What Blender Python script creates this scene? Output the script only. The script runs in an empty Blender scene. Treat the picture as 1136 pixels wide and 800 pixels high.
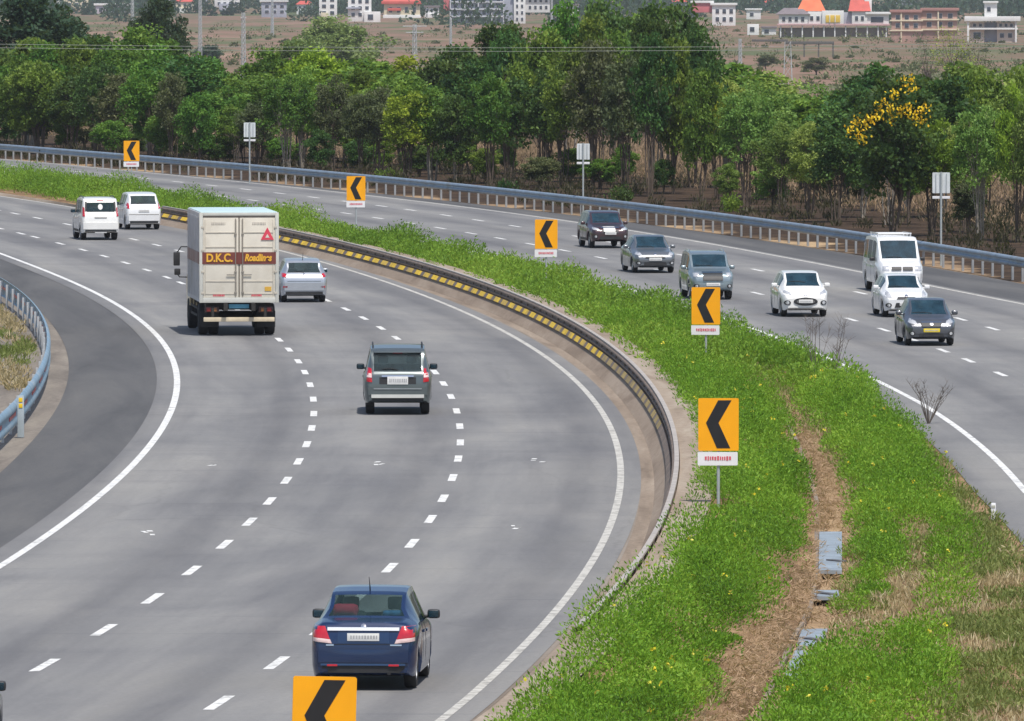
import bpy, bmesh, math, random
import numpy as np
from mathutils import Vector, Matrix
from mathutils.bvhtree import BVHTree

SC = bpy.context.scene
COL = SC.collection
R = random.Random(7)
NR = np.random.default_rng(11)

# ------------------------------------------------------------------ camera model (11 m up on an overbridge, long lens)
FPX, CAMH, YH, PW, PH = 11000.0, 11.3, -40.0, 1136.0, 800.0
TH = math.atan((PH / 2 - YH) / FPX)
CT, ST = math.cos(TH), math.sin(TH)

def P(u, v, z=0.0):
    """world point on the level z under a point of the survey picture"""
    x = (u - PW / 2) / FPX
    y = (PH / 2 - v) / FPX
    dx, dy, dz = x, CT + y * ST, -ST + y * CT
    t = (z - CAMH) / dz
    return Vector((dx * t, dy * t, z))

def px_per_m(p):
    return FPX / p[1]

# ------------------------------------------------------------------ helpers
def tag(o, label=None, cat=None, group=None, kind=None):
    if label: o['label'] = label
    if cat: o['category'] = cat
    if group: o['group'] = group
    if kind: o['kind'] = kind
    return o

def empty(name, loc, rz=0.0):
    o = bpy.data.objects.new(name, None)
    o.empty_display_size = 0.2
    COL.objects.link(o)
    o.location = loc
    o.rotation_euler = (0, 0, rz)
    return o

def link(name, me, parent=None, mat=None):
    o = bpy.data.objects.new(name, me)
    COL.objects.link(o)
    if parent is not None: o.parent = parent
    if mat is not None:
        me.materials.clear()
        for m in (mat if isinstance(mat, (list, tuple)) else [mat]):
            me.materials.append(m)
    return o

def mesh_from(name, verts, faces, smooth=None, mats=None):
    me = bpy.data.meshes.new(name)
    me.from_pydata([tuple(v) for v in verts], [], faces)
    if mats is not None:
        me.polygons.foreach_set('material_index', mats)
    if smooth is not None:
        me.polygons.foreach_set('use_smooth', [True] * len(me.polygons))
        me.set_sharp_from_angle(angle=math.radians(smooth))
    me.update()
    return me

class MB:
    """collects boxes, tubes and lathes into one mesh"""
    def __init__(self):
        self.v, self.f, self.m, self.mi = [], [], [], 0
    def add(self, vs, fs):
        b = len(self.v)
        self.v += [Vector(v) for v in vs]
        self.f += [[i + b for i in f] for f in fs]
        self.m += [self.mi] * len(fs)
    def box(self, c, s, rz=0.0, bev=0.0, M=None):
        hx, hy, hz = s[0] / 2, s[1] / 2, s[2] / 2
        b = min(bev, hx * .9, hy * .9, hz * .9)
        rot = Matrix.Rotation(rz, 3, 'Z')
        if b <= 0:
            vs = [(x, y, z) for z in (-hz, hz) for y in (-hy, hy) for x in (-hx, hx)]
            fs = [(0, 2, 3, 1), (4, 5, 7, 6), (0, 1, 5, 4), (2, 6, 7, 3), (0, 4, 6, 2), (1, 3, 7, 5)]
        else:
            bm = bmesh.new()
            bmesh.ops.create_cube(bm, size=1)
            for w in bm.verts: w.co = Vector((w.co.x * hx * 2, w.co.y * hy * 2, w.co.z * hz * 2))
            bmesh.ops.bevel(bm, geom=bm.edges[:], offset=b, segments=2, affect='EDGES', profile=0.6)
            bm.verts.index_update()
            vs = [w.co.copy() for w in bm.verts]
            fs = [[w.index for w in f.verts] for f in bm.faces]
            bm.free()
        out = []
        for w in vs:
            q = rot @ Vector(w) + Vector(c)
            out.append(M @ q if M else q)
        self.add(out, fs)
        return self
    def tube(self, p0, p1, r0, r1=None, n=8, cap=True):
        r1 = r0 if r1 is None else r1
        p0, p1 = Vector(p0), Vector(p1)
        d = (p1 - p0).normalized()
        a = d.orthogonal().normalized()
        b = d.cross(a)
        vs = []
        for p, r in ((p0, r0), (p1, r1)):
            for k in range(n):
                t = 2 * math.pi * k / n
                vs.append(p + a * math.cos(t) * r + b * math.sin(t) * r)
        fs = [(k, (k + 1) % n, n + (k + 1) % n, n + k) for k in range(n)]
        if cap: fs += [tuple(range(n))[::-1], tuple(range(n, 2 * n))]
        self.add(vs, fs)
        return self
    def path(self, pts, rads, n=6):
        pts = [Vector(p) for p in pts]
        vs, fs = [], []
        a = None
        for i, p in enumerate(pts):
            d = (pts[min(i + 1, len(pts) - 1)] - pts[max(i - 1, 0)]).normalized()
            if a is None: a = d.orthogonal().normalized()
            a = (a - d * a.dot(d)).normalized()
            b = d.cross(a)
            for k in range(n):
                t = 2 * math.pi * k / n
                vs.append(p + (a * math.cos(t) + b * math.sin(t)) * rads[i])
        for i in range(len(pts) - 1):
            for k in range(n):
                fs.append((i * n + k, i * n + (k + 1) % n, (i + 1) * n + (k + 1) % n, (i + 1) * n + k))
        fs.append(tuple(range((len(pts) - 1) * n, len(pts) * n)))
        self.add(vs, fs)
        return self
    def lathe_x(self, prof, n=24, c=(0, 0, 0)):
        """prof: (x, radius) pairs, turned about the x axis"""
        vs, fs = [], []
        for x, r in prof:
            for k in range(n):
                t = 2 * math.pi * k / n
                vs.append((c[0] + x, c[1] + r * math.cos(t), c[2] + r * math.sin(t)))
        for i in range(len(prof) - 1):
            for k in range(n):
                fs.append((i * n + k, i * n + (k + 1) % n, (i + 1) * n + (k + 1) % n, (i + 1) * n + k))
        self.add(vs, fs)
        return self
    def mesh(self, name, smooth=None):
        return mesh_from(name, self.v, self.f, smooth, self.m)
    def build(self, name, mat, parent=None, smooth=35):
        return link(name, self.mesh(name, smooth), parent, mat)

# ------------------------------------------------------------------ materials
MATS = {}
def nodes_of(name):
    m = bpy.data.materials.new(name)
    m.use_nodes = True
    nt = m.node_tree
    nt.nodes.clear()
    out = nt.nodes.new('ShaderNodeOutputMaterial')
    return m, nt, out

def N(nt, kind, **kw):
    n = nt.nodes.new(kind)
    for k, v in kw.items():
        if k.startswith('i_'): n.inputs[k[2:].replace('_', ' ')].default_value = v
        else: setattr(n, k, v)
    return n

def ramp(nt, stops, fac=None, interp='LINEAR'):
    r = nt.nodes.new('ShaderNodeValToRGB')
    r.color_ramp.interpolation = interp
    e = r.color_ramp.elements
    while len(e) < len(stops): e.new(0.5)
    for i, (p, c) in enumerate(stops):
        e[i].position = p
        e[i].color = (*c, 1) if len(c) == 3 else c
    if fac is not None: nt.links.new(fac, r.inputs[0])
    return r

def mixc(nt, fac, a, b, mode='MIX'):
    n = nt.nodes.new('ShaderNodeMix')
    n.data_type = 'RGBA'
    n.blend_type = mode
    for s, v in ((n.inputs[0], fac), (n.inputs[6], a), (n.inputs[7], b)):
        if hasattr(v, 'links'): nt.links.new(v, s)
        elif isinstance(v, (int, float)): s.default_value = v
        else: s.default_value = (*v, 1)
    return n.outputs[2]

def noise(nt, vec, scale, detail=4, rough=.55, dist=0.0):
    n = N(nt, 'ShaderNodeTexNoise')
    n.inputs['Scale'].default_value = scale
    n.inputs['Detail'].default_value = detail
    n.inputs['Roughness'].default_value = rough
    n.inputs['Distortion'].default_value = dist
    if vec is not None: nt.links.new(vec, n.inputs['Vector'])
    return n.outputs['Fac']

def mapped(nt, src, scale=(1, 1, 1)):
    mp = N(nt, 'ShaderNodeMapping')
    mp.inputs['Scale'].default_value = scale
    nt.links.new(src, mp.inputs['Vector'])
    return mp.outputs[0]

def simple(name, col, rough=.5, metal=0.0, var=.12, scale=6.0, coat=0.0, bump=0.0, spec=.5, dirt=None):
    """principled surface whose own colour wanders a little (wear, dust)"""
    if name in MATS: return MATS[name]
    m, nt, out = nodes_of(name)
    b = N(nt, 'ShaderNodeBsdfPrincipled')
    tc = N(nt, 'ShaderNodeTexCoord')
    f = noise(nt, tc.outputs['Object'], scale, 4)
    lo = tuple(max(0, c * (1 - var)) for c in col)
    hi = tuple(min(1, c * (1 + var)) for c in col)
    r = ramp(nt, [(.3, lo), (.7, hi)], f)
    c = r.outputs[0]
    if dirt:
        f2 = noise(nt, tc.outputs['Object'], scale * .4, 6, .65)
        r2 = ramp(nt, [(.5, (0, 0, 0)), (.72, (1, 1, 1))], f2)
        c = mixc(nt, r2.outputs[0], c, dirt)
    nt.links.new(c, b.inputs['Base Color'])
    b.inputs['Roughness'].default_value = rough
    b.inputs['Metallic'].default_value = metal
    b.inputs['Coat Weight'].default_value = coat
    b.inputs['Coat Roughness'].default_value = .06
    b.inputs['Specular IOR Level'].default_value = spec
    if bump:
        bp = N(nt, 'ShaderNodeBump')
        bp.inputs['Strength'].default_value = bump
        bp.inputs['Distance'].default_value = .02
        nt.links.new(noise(nt, tc.outputs['Object'], scale * 5, 5), bp.inputs['Height'])
        nt.links.new(bp.outputs[0], b.inputs['Normal'])
    nt.links.new(b.outputs[0], out.inputs[0])
    MATS[name] = m
    return m

def paint(name, col, metal=0.0, rough=.32):
    m = simple('paint_' + name, col, rough, metal, .05, 3.0, .8, 0, .5)
    return m

def glass(name, tint=(.03, .045, .05), clear=.35):
    if name in MATS: return MATS[name]
    m, nt, out = nodes_of(name)
    b = N(nt, 'ShaderNodeBsdfPrincipled')
    tc = N(nt, 'ShaderNodeTexCoord')
    r = ramp(nt, [(.35, tuple(c * .7 for c in tint)), (.7, tuple(c * 1.3 for c in tint))], noise(nt, tc.outputs['Object'], 2.5, 2))
    nt.links.new(r.outputs[0], b.inputs['Base Color'])
    b.inputs['Roughness'].default_value = .04
    b.inputs['IOR'].default_value = 1.5
    t = N(nt, 'ShaderNodeBsdfTransparent')
    t.inputs[0].default_value = (.75, .88, .86, 1)
    mx = N(nt, 'ShaderNodeMixShader')
    mx.inputs[0].default_value = clear
    nt.links.new(b.outputs[0], mx.inputs[1])
    nt.links.new(t.outputs[0], mx.inputs[2])
    nt.links.new(mx.outputs[0], out.inputs[0])
    MATS[name] = m
    return m

def leaf_mat(name, dark, mid, light, trans=.35, objvar=.25):
    """leaf colour differs leaf by leaf (attribute rnd) and plant by plant"""
    if name in MATS: return MATS[name]
    m, nt, out = nodes_of(name)
    at = N(nt, 'ShaderNodeAttribute', attribute_name='rnd')
    oi = N(nt, 'ShaderNodeObjectInfo')
    r = ramp(nt, [(0, dark), (.5, mid), (1, light)], at.outputs['Fac'])
    hsv = N(nt, 'ShaderNodeHueSaturation')
    ma = N(nt, 'ShaderNodeMapRange')
    ma.inputs['To Min'].default_value = 1 - objvar
    ma.inputs['To Max'].default_value = 1 + objvar
    nt.links.new(oi.outputs['Random'], ma.inputs['Value'])
    nt.links.new(ma.outputs[0], hsv.inputs['Value'])
    mh = N(nt, 'ShaderNodeMapRange')
    mh.inputs['To Min'].default_value = .5 - .03 * (objvar > 0)
    mh.inputs['To Max'].default_value = .5 + .025 * (objvar > 0)
    mu = N(nt, 'ShaderNodeMath', operation='MULTIPLY')
    mu.inputs[1].default_value = 7.31
    fr = N(nt, 'ShaderNodeMath', operation='FRACT')
    nt.links.new(oi.outputs['Random'], mu.inputs[0])
    nt.links.new(mu.outputs[0], fr.inputs[0])
    nt.links.new(fr.outputs[0], mh.inputs['Value'])
    nt.links.new(mh.outputs[0], hsv.inputs['Hue'])
    nt.links.new(r.outputs[0], hsv.inputs['Color'])
    d = N(nt, 'ShaderNodeBsdfPrincipled')
    d.inputs['Roughness'].default_value = .55
    d.inputs['Specular IOR Level'].default_value = .25
    t = N(nt, 'ShaderNodeBsdfTranslucent')
    tcol = mixc(nt, .35, hsv.outputs[0], (.35, .45, .04))
    nt.links.new(hsv.outputs[0], d.inputs['Base Color'])
    nt.links.new(tcol, t.inputs['Color'])
    mx = N(nt, 'ShaderNodeMixShader')
    mx.inputs[0].default_value = trans
    nt.links.new(d.outputs[0], mx.inputs[1])
    nt.links.new(t.outputs[0], mx.inputs[2])
    nt.links.new(mx.outputs[0], out.inputs[0])
    MATS[name] = m
    return m

# ------------------------------------------------------------------ road lines surveyed from the photograph
LL=[(0,281),(45,299),(75,310),(105,324),(132.5,340),(160,359),(179,376),(190,397.5),(195,417.5),(194,440),(189,460),(179,477.5),(165,497.5),(130,530.5),(90,567),(47,597),(0,628.5)]
RR=[(0,217),(33,223.5),(77,230),(180.6,248.6),(200.7,252),(307.5,276),(341.5,286.5),(380,298.7),(423.5,310.4),(470,327),(510.4,344),(547,364),(580.7,384),(614,400),(641,422),(661,447),(677.7,473.6),(687.7,504),(690,530),(682.7,567),(671,594),(667.5,605),(648,635.6),(631,658),(606,690),(570,727),(520,775)]
DL=[(11.7,256),(38.5,263),(65,270.3),(91,277.3),(115.4,284.3),(140.5,291.7),(164,299.7),(185.6,307.8),(202,314),(309,377),(320,388),(332,401),(338,413),(343,427),(347,443),(348,459),(346,475),(340,493),(331,512),(319,533),(300,556),(278,579),(249,604),(213,633),(167,664),(115,699),(51,738)]
DR=[(15,237),(45,242),(74,249),(162,269),(383,343),(403,353),(423,364),(440,375),(456,386),(482.5,413),(493.5,425.7),(499,440),(506,456),(509,473),(510,491),(508,509),(503,530),(492,553),(478,576),(458,603),(432,630),(306,735.5),(244,779.7)]
RF=[(50,181),(144,190),(267,200),(380,215),(413.5,219.5),(507,229.5),(587,237.5),(644,246),(708,257.6),(760,266),(823,277),(923,297),(1030,316.5),(1090.5,328),(1136,338)]
RM=[(1023.6,448.6),(1043.6,462),(1063.7,475),(1093.8,500),(1136,544)]
RA=[(457,233),(495,239),(530.5,244.5),(567,251),(762,283),(838,299.7),(953,325),(1065,354),(1102,364.6)]
RB=[(554,264.6),(590.7,271),(627.5,278),(664,286),(841,325.5),(946.6,354.6),(978,366),(1045,389),(1077,400),(1109,415)]

def ground(L, z=0.0):
    return np.array([[P(u, v, z).x, P(u, v, z).y] for u, v in L])

def joint(lines, deg=3):
    pts = [ground(L) for L in lines]
    sec = [np.ones(len(p)) for p in pts]
    for it in range(6):
        A, b, w = [], [], []
        for i, p in enumerate(pts):
            for k, (x, y) in enumerate(p):
                t = (y - 300) / 150
                row = [t ** d for d in range(deg + 1)] + [0] * (len(lines) - 1)
                if i: row[deg + i] = sec[i][k]
                A.append(row); b.append(x); w.append(FPX / y)
        A, b, w = np.array(A), np.array(b), np.array(w)
        s = np.linalg.lstsq(A * w[:, None], b * w, rcond=None)[0]
        c = s[:deg + 1]
        dp = lambda y: sum(d * c[d] * ((y - 300) / 150) ** (d - 1) / 150 for d in range(1, deg + 1))
        sec = [np.sqrt(1 + dp(p[:, 1]) ** 2) for p in pts]
    return c, [0] + list(s[deg + 1:])

class Line:
    """x as a smooth function of y; runs on along the common bend of its carriageway past its surveyed ends"""
    def __init__(self, L, base, deg, z=0.0):
        g = ground(L, z)
        self.y0, self.y1 = g[:, 1].min(), g[:, 1].max()
        self.c = np.polyfit((g[:, 1] - 300) / 150, g[:, 0], deg, w=FPX / g[:, 1])
        self.base = base
    def raw(self, y):
        return np.polyval(self.c, (y - 300) / 150)
    def b(self, y):
        t = (np.asarray(y, float) - 300) / 150
        return sum(self.base[d] * t ** d for d in range(len(self.base)))
    def __call__(self, y):
        y = np.asarray(y, float)
        yc = np.clip(y, self.y0, self.y1)
        return self.raw(yc) + (self.b(y) - self.b(yc))
    def heading(self, y, away=True):
        dx = float(self(y + 2) - self(y - 2)) / 4
        return math.atan2(-dx, 1.0) if away else math.atan2(-dx, 1.0) + math.pi

cl, ol = joint([RR, LL, DL, DR])
cr, orr = joint([RF, RA, RB])
cl2 = cl.copy(); cr2 = cr.copy()
xRR, xLL, xDL, xDR = Line(RR, cl, 5), Line(LL, cl, 5), Line(DL, cl, 5), Line(DR, cl, 5)
xRF, xRA, xRB, xRM = Line(RF, cr, 4), Line(RA, cr, 3), Line(RB, cr, 3), Line(RM, cr, 2)

def shift(fn, d):
    """line parallel to fn, d metres to its right"""
    def g(y):
        y = np.asarray(y, float)
        dx = (fn(y + 2) - fn(y - 2)) / 4
        return fn(y) + d * np.sqrt(1 + dx ** 2)
    return g

def strip(name, fa, fb, ya, yb, z, mat, step=2.0, nx=4, parent=None, za=None):
    """a sheet between two lines; uv: metres across, metres along"""
    ys = np.arange(ya, yb + .01, step)
    A, B = fa(ys), fb(ys)
    s = np.concatenate([[0], np.cumsum(np.hypot(np.diff((A + B) / 2), np.diff(ys)))])
    vs, fs, uv = [], [], []
    for i, y in enumerate(ys):
        for k in range(nx + 1):
            t = k / nx
            x = A[i] + (B[i] - A[i]) * t
            vs.append((x, y, z if za is None else (za(t, x, y) if za.__name__ == 'median_z' else za(t))))
            dx = (A[min(i + 1, len(ys) - 1)] - A[max(i - 1, 0)]) / (ys[min(i + 1, len(ys) - 1)] - ys[max(i - 1, 0)])
            uv.append(((x - A[i]) / math.sqrt(1 + dx * dx), s[i]))
    w = nx + 1
    for i in range(len(ys) - 1):
        for k in range(nx):
            fs.append((i * w + k, i * w + k + 1, (i + 1) * w + k + 1, (i + 1) * w + k))
    me = mesh_from(name, vs, fs)
    ul = me.uv_layers.new(name='road')
    flat = []
    for lp in me.loops: flat += uv[lp.vertex_index]
    ul.data.foreach_set('uv', flat)
    return link(name, me, parent, mat)

def arc(fn, ya, yb, step=.25):
    ys = np.arange(ya, yb, step)
    xs = fn(ys)
    s = np.concatenate([[0], np.cumsum(np.hypot(np.diff(xs), np.diff(ys)))])
    return ys, xs, s
# ------------------------------------------------------------------ ground materials
def road_concrete():
    m, nt, out = nodes_of('road_concrete')
    uv = N(nt, 'ShaderNodeUVMap', uv_map='road')
    geo = N(nt, 'ShaderNodeNewGeometry')
    b = N(nt, 'ShaderNodeBsdfPrincipled')
    streak = noise(nt, mapped(nt, uv.outputs[0], (1.3, .035, 1)), 1.0, 6, .6)
    blot = noise(nt, mapped(nt, uv.outputs[0], (.30, .05, 1)), 1.0, 5, .6, .6)
    slab = noise(nt, mapped(nt, uv.outputs[0], (.05, .16, 1)), 1.0, 3, .7)
    grain = noise(nt, geo.outputs['Position'], 9.0, 4, .7)
    c1 = ramp(nt, [(.3, (.168, .168, .173)), (.5, (.220, .218, .217)), (.72, (.275, .268, .256))], blot).outputs[0]
    c2 = ramp(nt, [(.3, (.80, .80, .82)), (.55, (1, 1, 1)), (.75, (1.0, .99, .97))], streak).outputs[0]
    c = mixc(nt, .75, c1, c2, 'MULTIPLY')
    c3 = ramp(nt, [(.32, (.87, .87, .88)), (.5, (1, 1, 1)), (.62, (1, 1, .99))], slab).outputs[0]
    c = mixc(nt, .8, c, c3, 'MULTIPLY')
    # joints sawn across the slabs every 4.5 m and along the lanes
    sx = N(nt, 'ShaderNodeSeparateXYZ'); nt.links.new(uv.outputs[0], sx.inputs[0])
    d = N(nt, 'ShaderNodeMath', operation='DIVIDE'); d.inputs[1].default_value = 4.5; nt.links.new(sx.outputs[1], d.inputs[0])
    fr = N(nt, 'ShaderNodeMath', operation='FRACT'); nt.links.new(d.outputs[0], fr.inputs[0])
    lt = N(nt, 'ShaderNodeMath', operation='LESS_THAN'); lt.inputs[1].default_value = .035; nt.links.new(fr.outputs[0], lt.inputs[0])
    jn = noise(nt, mapped(nt, uv.outputs[0], (.25, .08, 1)), 1.0, 3, .6)
    jr = ramp(nt, [(.42, (0, 0, 0)), (.62, (.55, .55, .55))], jn).outputs[0]
    jm = N(nt, 'ShaderNodeMath', operation='MULTIPLY'); nt.links.new(lt.outputs[0], jm.inputs[0]); nt.links.new(jr, jm.inputs[1])
    c = mixc(nt, jm.outputs[0], c, (.15, .15, .16))
    # traffic film: the tracks where wheels run in each lane
    tw = N(nt, 'ShaderNodeMath', operation='MULTIPLY_ADD'); tw.inputs[1].default_value = 2 * math.pi / 3.65; tw.inputs[2].default_value = 2.0
    nt.links.new(sx.outputs[0], tw.inputs[0])
    sn = N(nt, 'ShaderNodeMath', operation='SINE'); nt.links.new(tw.outputs[0], sn.inputs[0])
    tr = ramp(nt, [(.0, (1.06, 1.06, 1.05)), (1, (.80, .803, .82))])
    mr = N(nt, 'ShaderNodeMapRange'); mr.inputs['From Min'].default_value = -1; nt.links.new(sn.outputs[0], mr.inputs['Value'])
    nt.links.new(mr.outputs[0], tr.inputs[0])
    c = mixc(nt, .8, c, tr.outputs[0], 'MULTIPLY')
    # oil dripped along the middle of each lane, patched and cracked places
    oil = N(nt, 'ShaderNodeMath', operation='POWER'); oil.inputs[1].default_value = 6; nt.links.new(mr.outputs[0], oil.inputs[0])
    on_ = noise(nt, mapped(nt, uv.outputs[0], (1.8, .12, 1)), 1.0, 5, .7)
    om = N(nt, 'ShaderNodeMath', operation='MULTIPLY'); nt.links.new(oil.outputs[0], om.inputs[0]); nt.links.new(on_, om.inputs[1])
    c = mixc(nt, ramp(nt, [(.15, (0, 0, 0)), (.75, (.42, .42, .42))], om.outputs[0]).outputs[0], c, (.10, .10, .105))
    vo = N(nt, 'ShaderNodeTexVoronoi', feature='DISTANCE_TO_EDGE'); vo.inputs['Scale'].default_value = 1.0
    wob = N(nt, 'ShaderNodeVectorMath', operation='ADD'); nt.links.new(mapped(nt, uv.outputs[0], (.16, .045, 1)), wob.inputs[0])
    nz = N(nt, 'ShaderNodeTexNoise'); nz.inputs['Scale'].default_value = .7; nz.inputs['Detail'].default_value = 5; nt.links.new(uv.outputs[0], nz.inputs['Vector'])
    sc3 = N(nt, 'ShaderNodeVectorMath', operation='SCALE'); sc3.inputs['Scale'].default_value = .12; nt.links.new(nz.outputs['Color'], sc3.inputs[0]); nt.links.new(sc3.outputs[0], wob.inputs[1])
    nt.links.new(wob.outputs[0], vo.inputs['Vector'])
    ck = ramp(nt, [(.0, (.28, .28, .28)), (.010, (0, 0, 0))], vo.outputs['Distance']).outputs[0]
    ckm = N(nt, 'ShaderNodeMath', operation='MULTIPLY'); nt.links.new(ck, ckm.inputs[0])
    nt.links.new(ramp(nt, [(.48, (0, 0, 0)), (.58, (1, 1, 1))], noise(nt, mapped(nt, uv.outputs[0], (.1, .02, 1)), 1.0, 2, .5)).outputs[0], ckm.inputs[1])
    c = mixc(nt, ckm.outputs[0], c, (.11, .108, .105))
    pn = noise(nt, mapped(nt, uv.outputs[0], (.5, .10, 1)), 1.0, 2, .4)
    c = mixc(nt, ramp(nt, [(.58, (0, 0, 0)), (.70, (.13, .13, .13))], pn).outputs[0], c, (.34, .33, .31))
    g = ramp(nt, [(.3, (.84, .84, .84)), (.7, (1.10, 1.10, 1.09))], grain).outputs[0]
    c = mixc(nt, .8, c, g, 'MULTIPLY')
    nt.links.new(c, b.inputs['Base Color'])
    b.inputs['Roughness'].default_value = .8
    b.inputs['Specular IOR Level'].default_value = .3
    nt.links.new(b.outputs[0], out.inputs[0])
    return m

def shoulder_mat(name, lo, mid, hi, across=.4, along=.05, grainc=.12):
    m, nt, out = nodes_of(name)
    uv = N(nt, 'ShaderNodeUVMap', uv_map='road')
    geo = N(nt, 'ShaderNodeNewGeometry')
    b = N(nt, 'ShaderNodeBsdfPrincipled')
    f = noise(nt, mapped(nt, uv.outputs[0], (across, along, 1)), 1.0, 6, .62, .5)
    c = ramp(nt, [(.3, lo), (.5, mid), (.72, hi)], f).outputs[0]
    g = ramp(nt, [(.3, (1 - grainc,) * 3), (.7, (1 + grainc,) * 3)], noise(nt, geo.outputs['Position'], 7.0, 5, .7)).outputs[0]
    c = mixc(nt, 1.0, c, g, 'MULTIPLY')
    nt.links.new(c, b.inputs['Base Color'])
    b.inputs['Roughness'].default_value = .85
    b.inputs['Specular IOR Level'].default_value = .25
    nt.links.new(b.outputs[0], out.inputs[0])
    return m

def marking_mat(name='road_paint', lo=(.40, .40, .385), mid=(.70, .70, .68), hi=(.80, .80, .78), cut=.40):
    m, nt, out = nodes_of(name)
    geo = N(nt, 'ShaderNodeNewGeometry')
    b = N(nt, 'ShaderNodeBsdfPrincipled')
    f = noise(nt, geo.outputs['Position'], 3.5, 6, .7)
    c = ramp(nt, [(cut - .12, (.27, .265, .26)), (cut, lo), (cut + .07, mid), (.75, hi)], f).outputs[0]
    nt.links.new(c, b.inputs['Base Color'])
    b.inputs['Roughness'].default_value = .6
    nt.links.new(b.outputs[0], out.inputs[0])
    return m

def earth_mat():
    m, nt, out = nodes_of('dry_earth')
    geo = N(nt, 'ShaderNodeNewGeometry')
    pos = geo.outputs['Position']
    b = N(nt, 'ShaderNodeBsdfPrincipled')
    f1 = noise(nt, pos, .05, 6, .62)
    near = ramp(nt, [(.32, (.22, .15, .095)), (.5, (.36, .25, .155)), (.68, (.46, .335, .205))], f1).outputs[0]
    fine = noise(nt, pos, 1.6, 5, .7)
    fr = ramp(nt, [(.3, (.62, .6, .56)), (.6, (1.06, 1.06, 1.03))], fine).outputs[0]
    near = mixc(nt, .9, near, fr, 'MULTIPLY')
    # ploughed, reddish fields in the distance with scrub between them
    f2 = noise(nt, mapped(nt, pos, (.012, .0035, 1)), 1.0, 5, .6, .4)
    far = ramp(nt, [(.30, (.15, .15, .075)), (.42, (.17, .125, .08)), (.56, (.235, .145, .105)), (.72, (.30, .21, .15))], f2).outputs[0]
    f3 = noise(nt, mapped(nt, pos, (.05, .012, 1)), 1.0, 4, .65)
    gm = ramp(nt, [(.48, (0, 0, 0)), (.60, (.9, .9, .9))], f3).outputs[0]
    far = mixc(nt, gm, far, (.10, .125, .055))
    # dark brown ground under the roadside trees: their shade painted into its colour
    at = N(nt, 'ShaderNodeAttribute', attribute_name='tree_shade')
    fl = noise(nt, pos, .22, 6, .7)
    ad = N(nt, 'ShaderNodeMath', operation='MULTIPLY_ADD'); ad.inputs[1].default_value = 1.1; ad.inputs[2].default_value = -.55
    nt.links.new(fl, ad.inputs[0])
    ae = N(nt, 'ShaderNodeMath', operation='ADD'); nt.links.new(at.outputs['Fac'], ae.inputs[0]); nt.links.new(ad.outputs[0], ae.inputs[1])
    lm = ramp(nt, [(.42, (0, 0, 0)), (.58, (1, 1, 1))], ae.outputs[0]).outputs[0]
    shade_col = mixc(nt, .9, ramp(nt, [(.3, (.028, .020, .015)), (.5, (.055, .037, .026)), (.72, (.12, .08, .052))], noise(nt, pos, .5, 6, .7)).outputs[0], fr, 'MULTIPLY')
    near = mixc(nt, lm, near, shade_col)
    sp = N(nt, 'ShaderNodeSeparateXYZ'); nt.links.new(pos, sp.inputs[0])
    mr = N(nt, 'ShaderNodeMapRange'); mr.inputs['From Min'].default_value = 620; mr.inputs['From Max'].default_value = 950
    nt.links.new(sp.outputs[1], mr.inputs['Value'])
    c = mixc(nt, mr.outputs[0], near, far)
    nt.links.new(c, b.inputs['Base Color'])
    b.inputs['Roughness'].default_value = .95
    b.inputs['Specular IOR Level'].default_value = .1
    nt.links.new(b.outputs[0], out.inputs[0])
    return m

def straw_mat():
    m, nt, out = nodes_of('straw_soil')
    geo = N(nt, 'ShaderNodeNewGeometry')
    pos = geo.outputs['Position']
    b = N(nt, 'ShaderNodeBsdfPrincipled')
    f = noise(nt, mapped(nt, pos, (1, .25, 1)), .9, 6, .68, .8)
    c = ramp(nt, [(.3, (.10, .062, .04)), (.45, (.22, .14, .085)), (.58, (.33, .225, .135)), (.75, (.44, .33, .21))], f).outputs[0]
    f2 = noise(nt, mapped(nt, pos, (6, 1.6, 1)), 1.0, 5, .75)
    c = mixc(nt, .9, c, ramp(nt, [(.32, (.55, .52, .48)), (.62, (1.1, 1.08, 1.02))], f2).outputs[0], 'MULTIPLY')
    nt.links.new(c, b.inputs['Base Color'])
    b.inputs['Roughness'].default_value = .95
    b.inputs['Specular IOR Level'].default_value = .1
    nt.links.new(b.outputs[0], out.inputs[0])
    return m

M_ROAD = road_concrete()
M_LINE = marking_mat()
M_LINE2 = marking_mat('dusty_edge_paint', (.34, .325, .29), (.52, .505, .46), (.66, .645, .60), .43)
M_ASPH = shoulder_mat('shoulder_asphalt', (.070, .071, .074), (.098, .098, .10), (.132, .13, .127), .5, .04)
M_TAN = shoulder_mat('stained_shoulder', (.165, .135, .105), (.245, .21, .175), (.30, .27, .235), .9, .06, .16)
M_BROWN = shoulder_mat('earthy_shoulder', (.16, .125, .095), (.25, .20, .155), (.33, .275, .22), 1.2, .10, .25)
M_WALL = shoulder_mat('bank_face', (.20, .15, .11), (.30, .235, .18), (.38, .31, .245), 1.4, .12, .22)
M_BANK = shoulder_mat('bank_top', (.22, .17, .125), (.31, .25, .195), (.39, .335, .27), 1.4, .12, .22)
M_DIRT = shoulder_mat('gritty_edge', (.13, .115, .10), (.20, .175, .15), (.27, .24, .20), 1.0, .12, .25)
M_EARTH, M_STRAW = earth_mat(), straw_mat()

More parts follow.
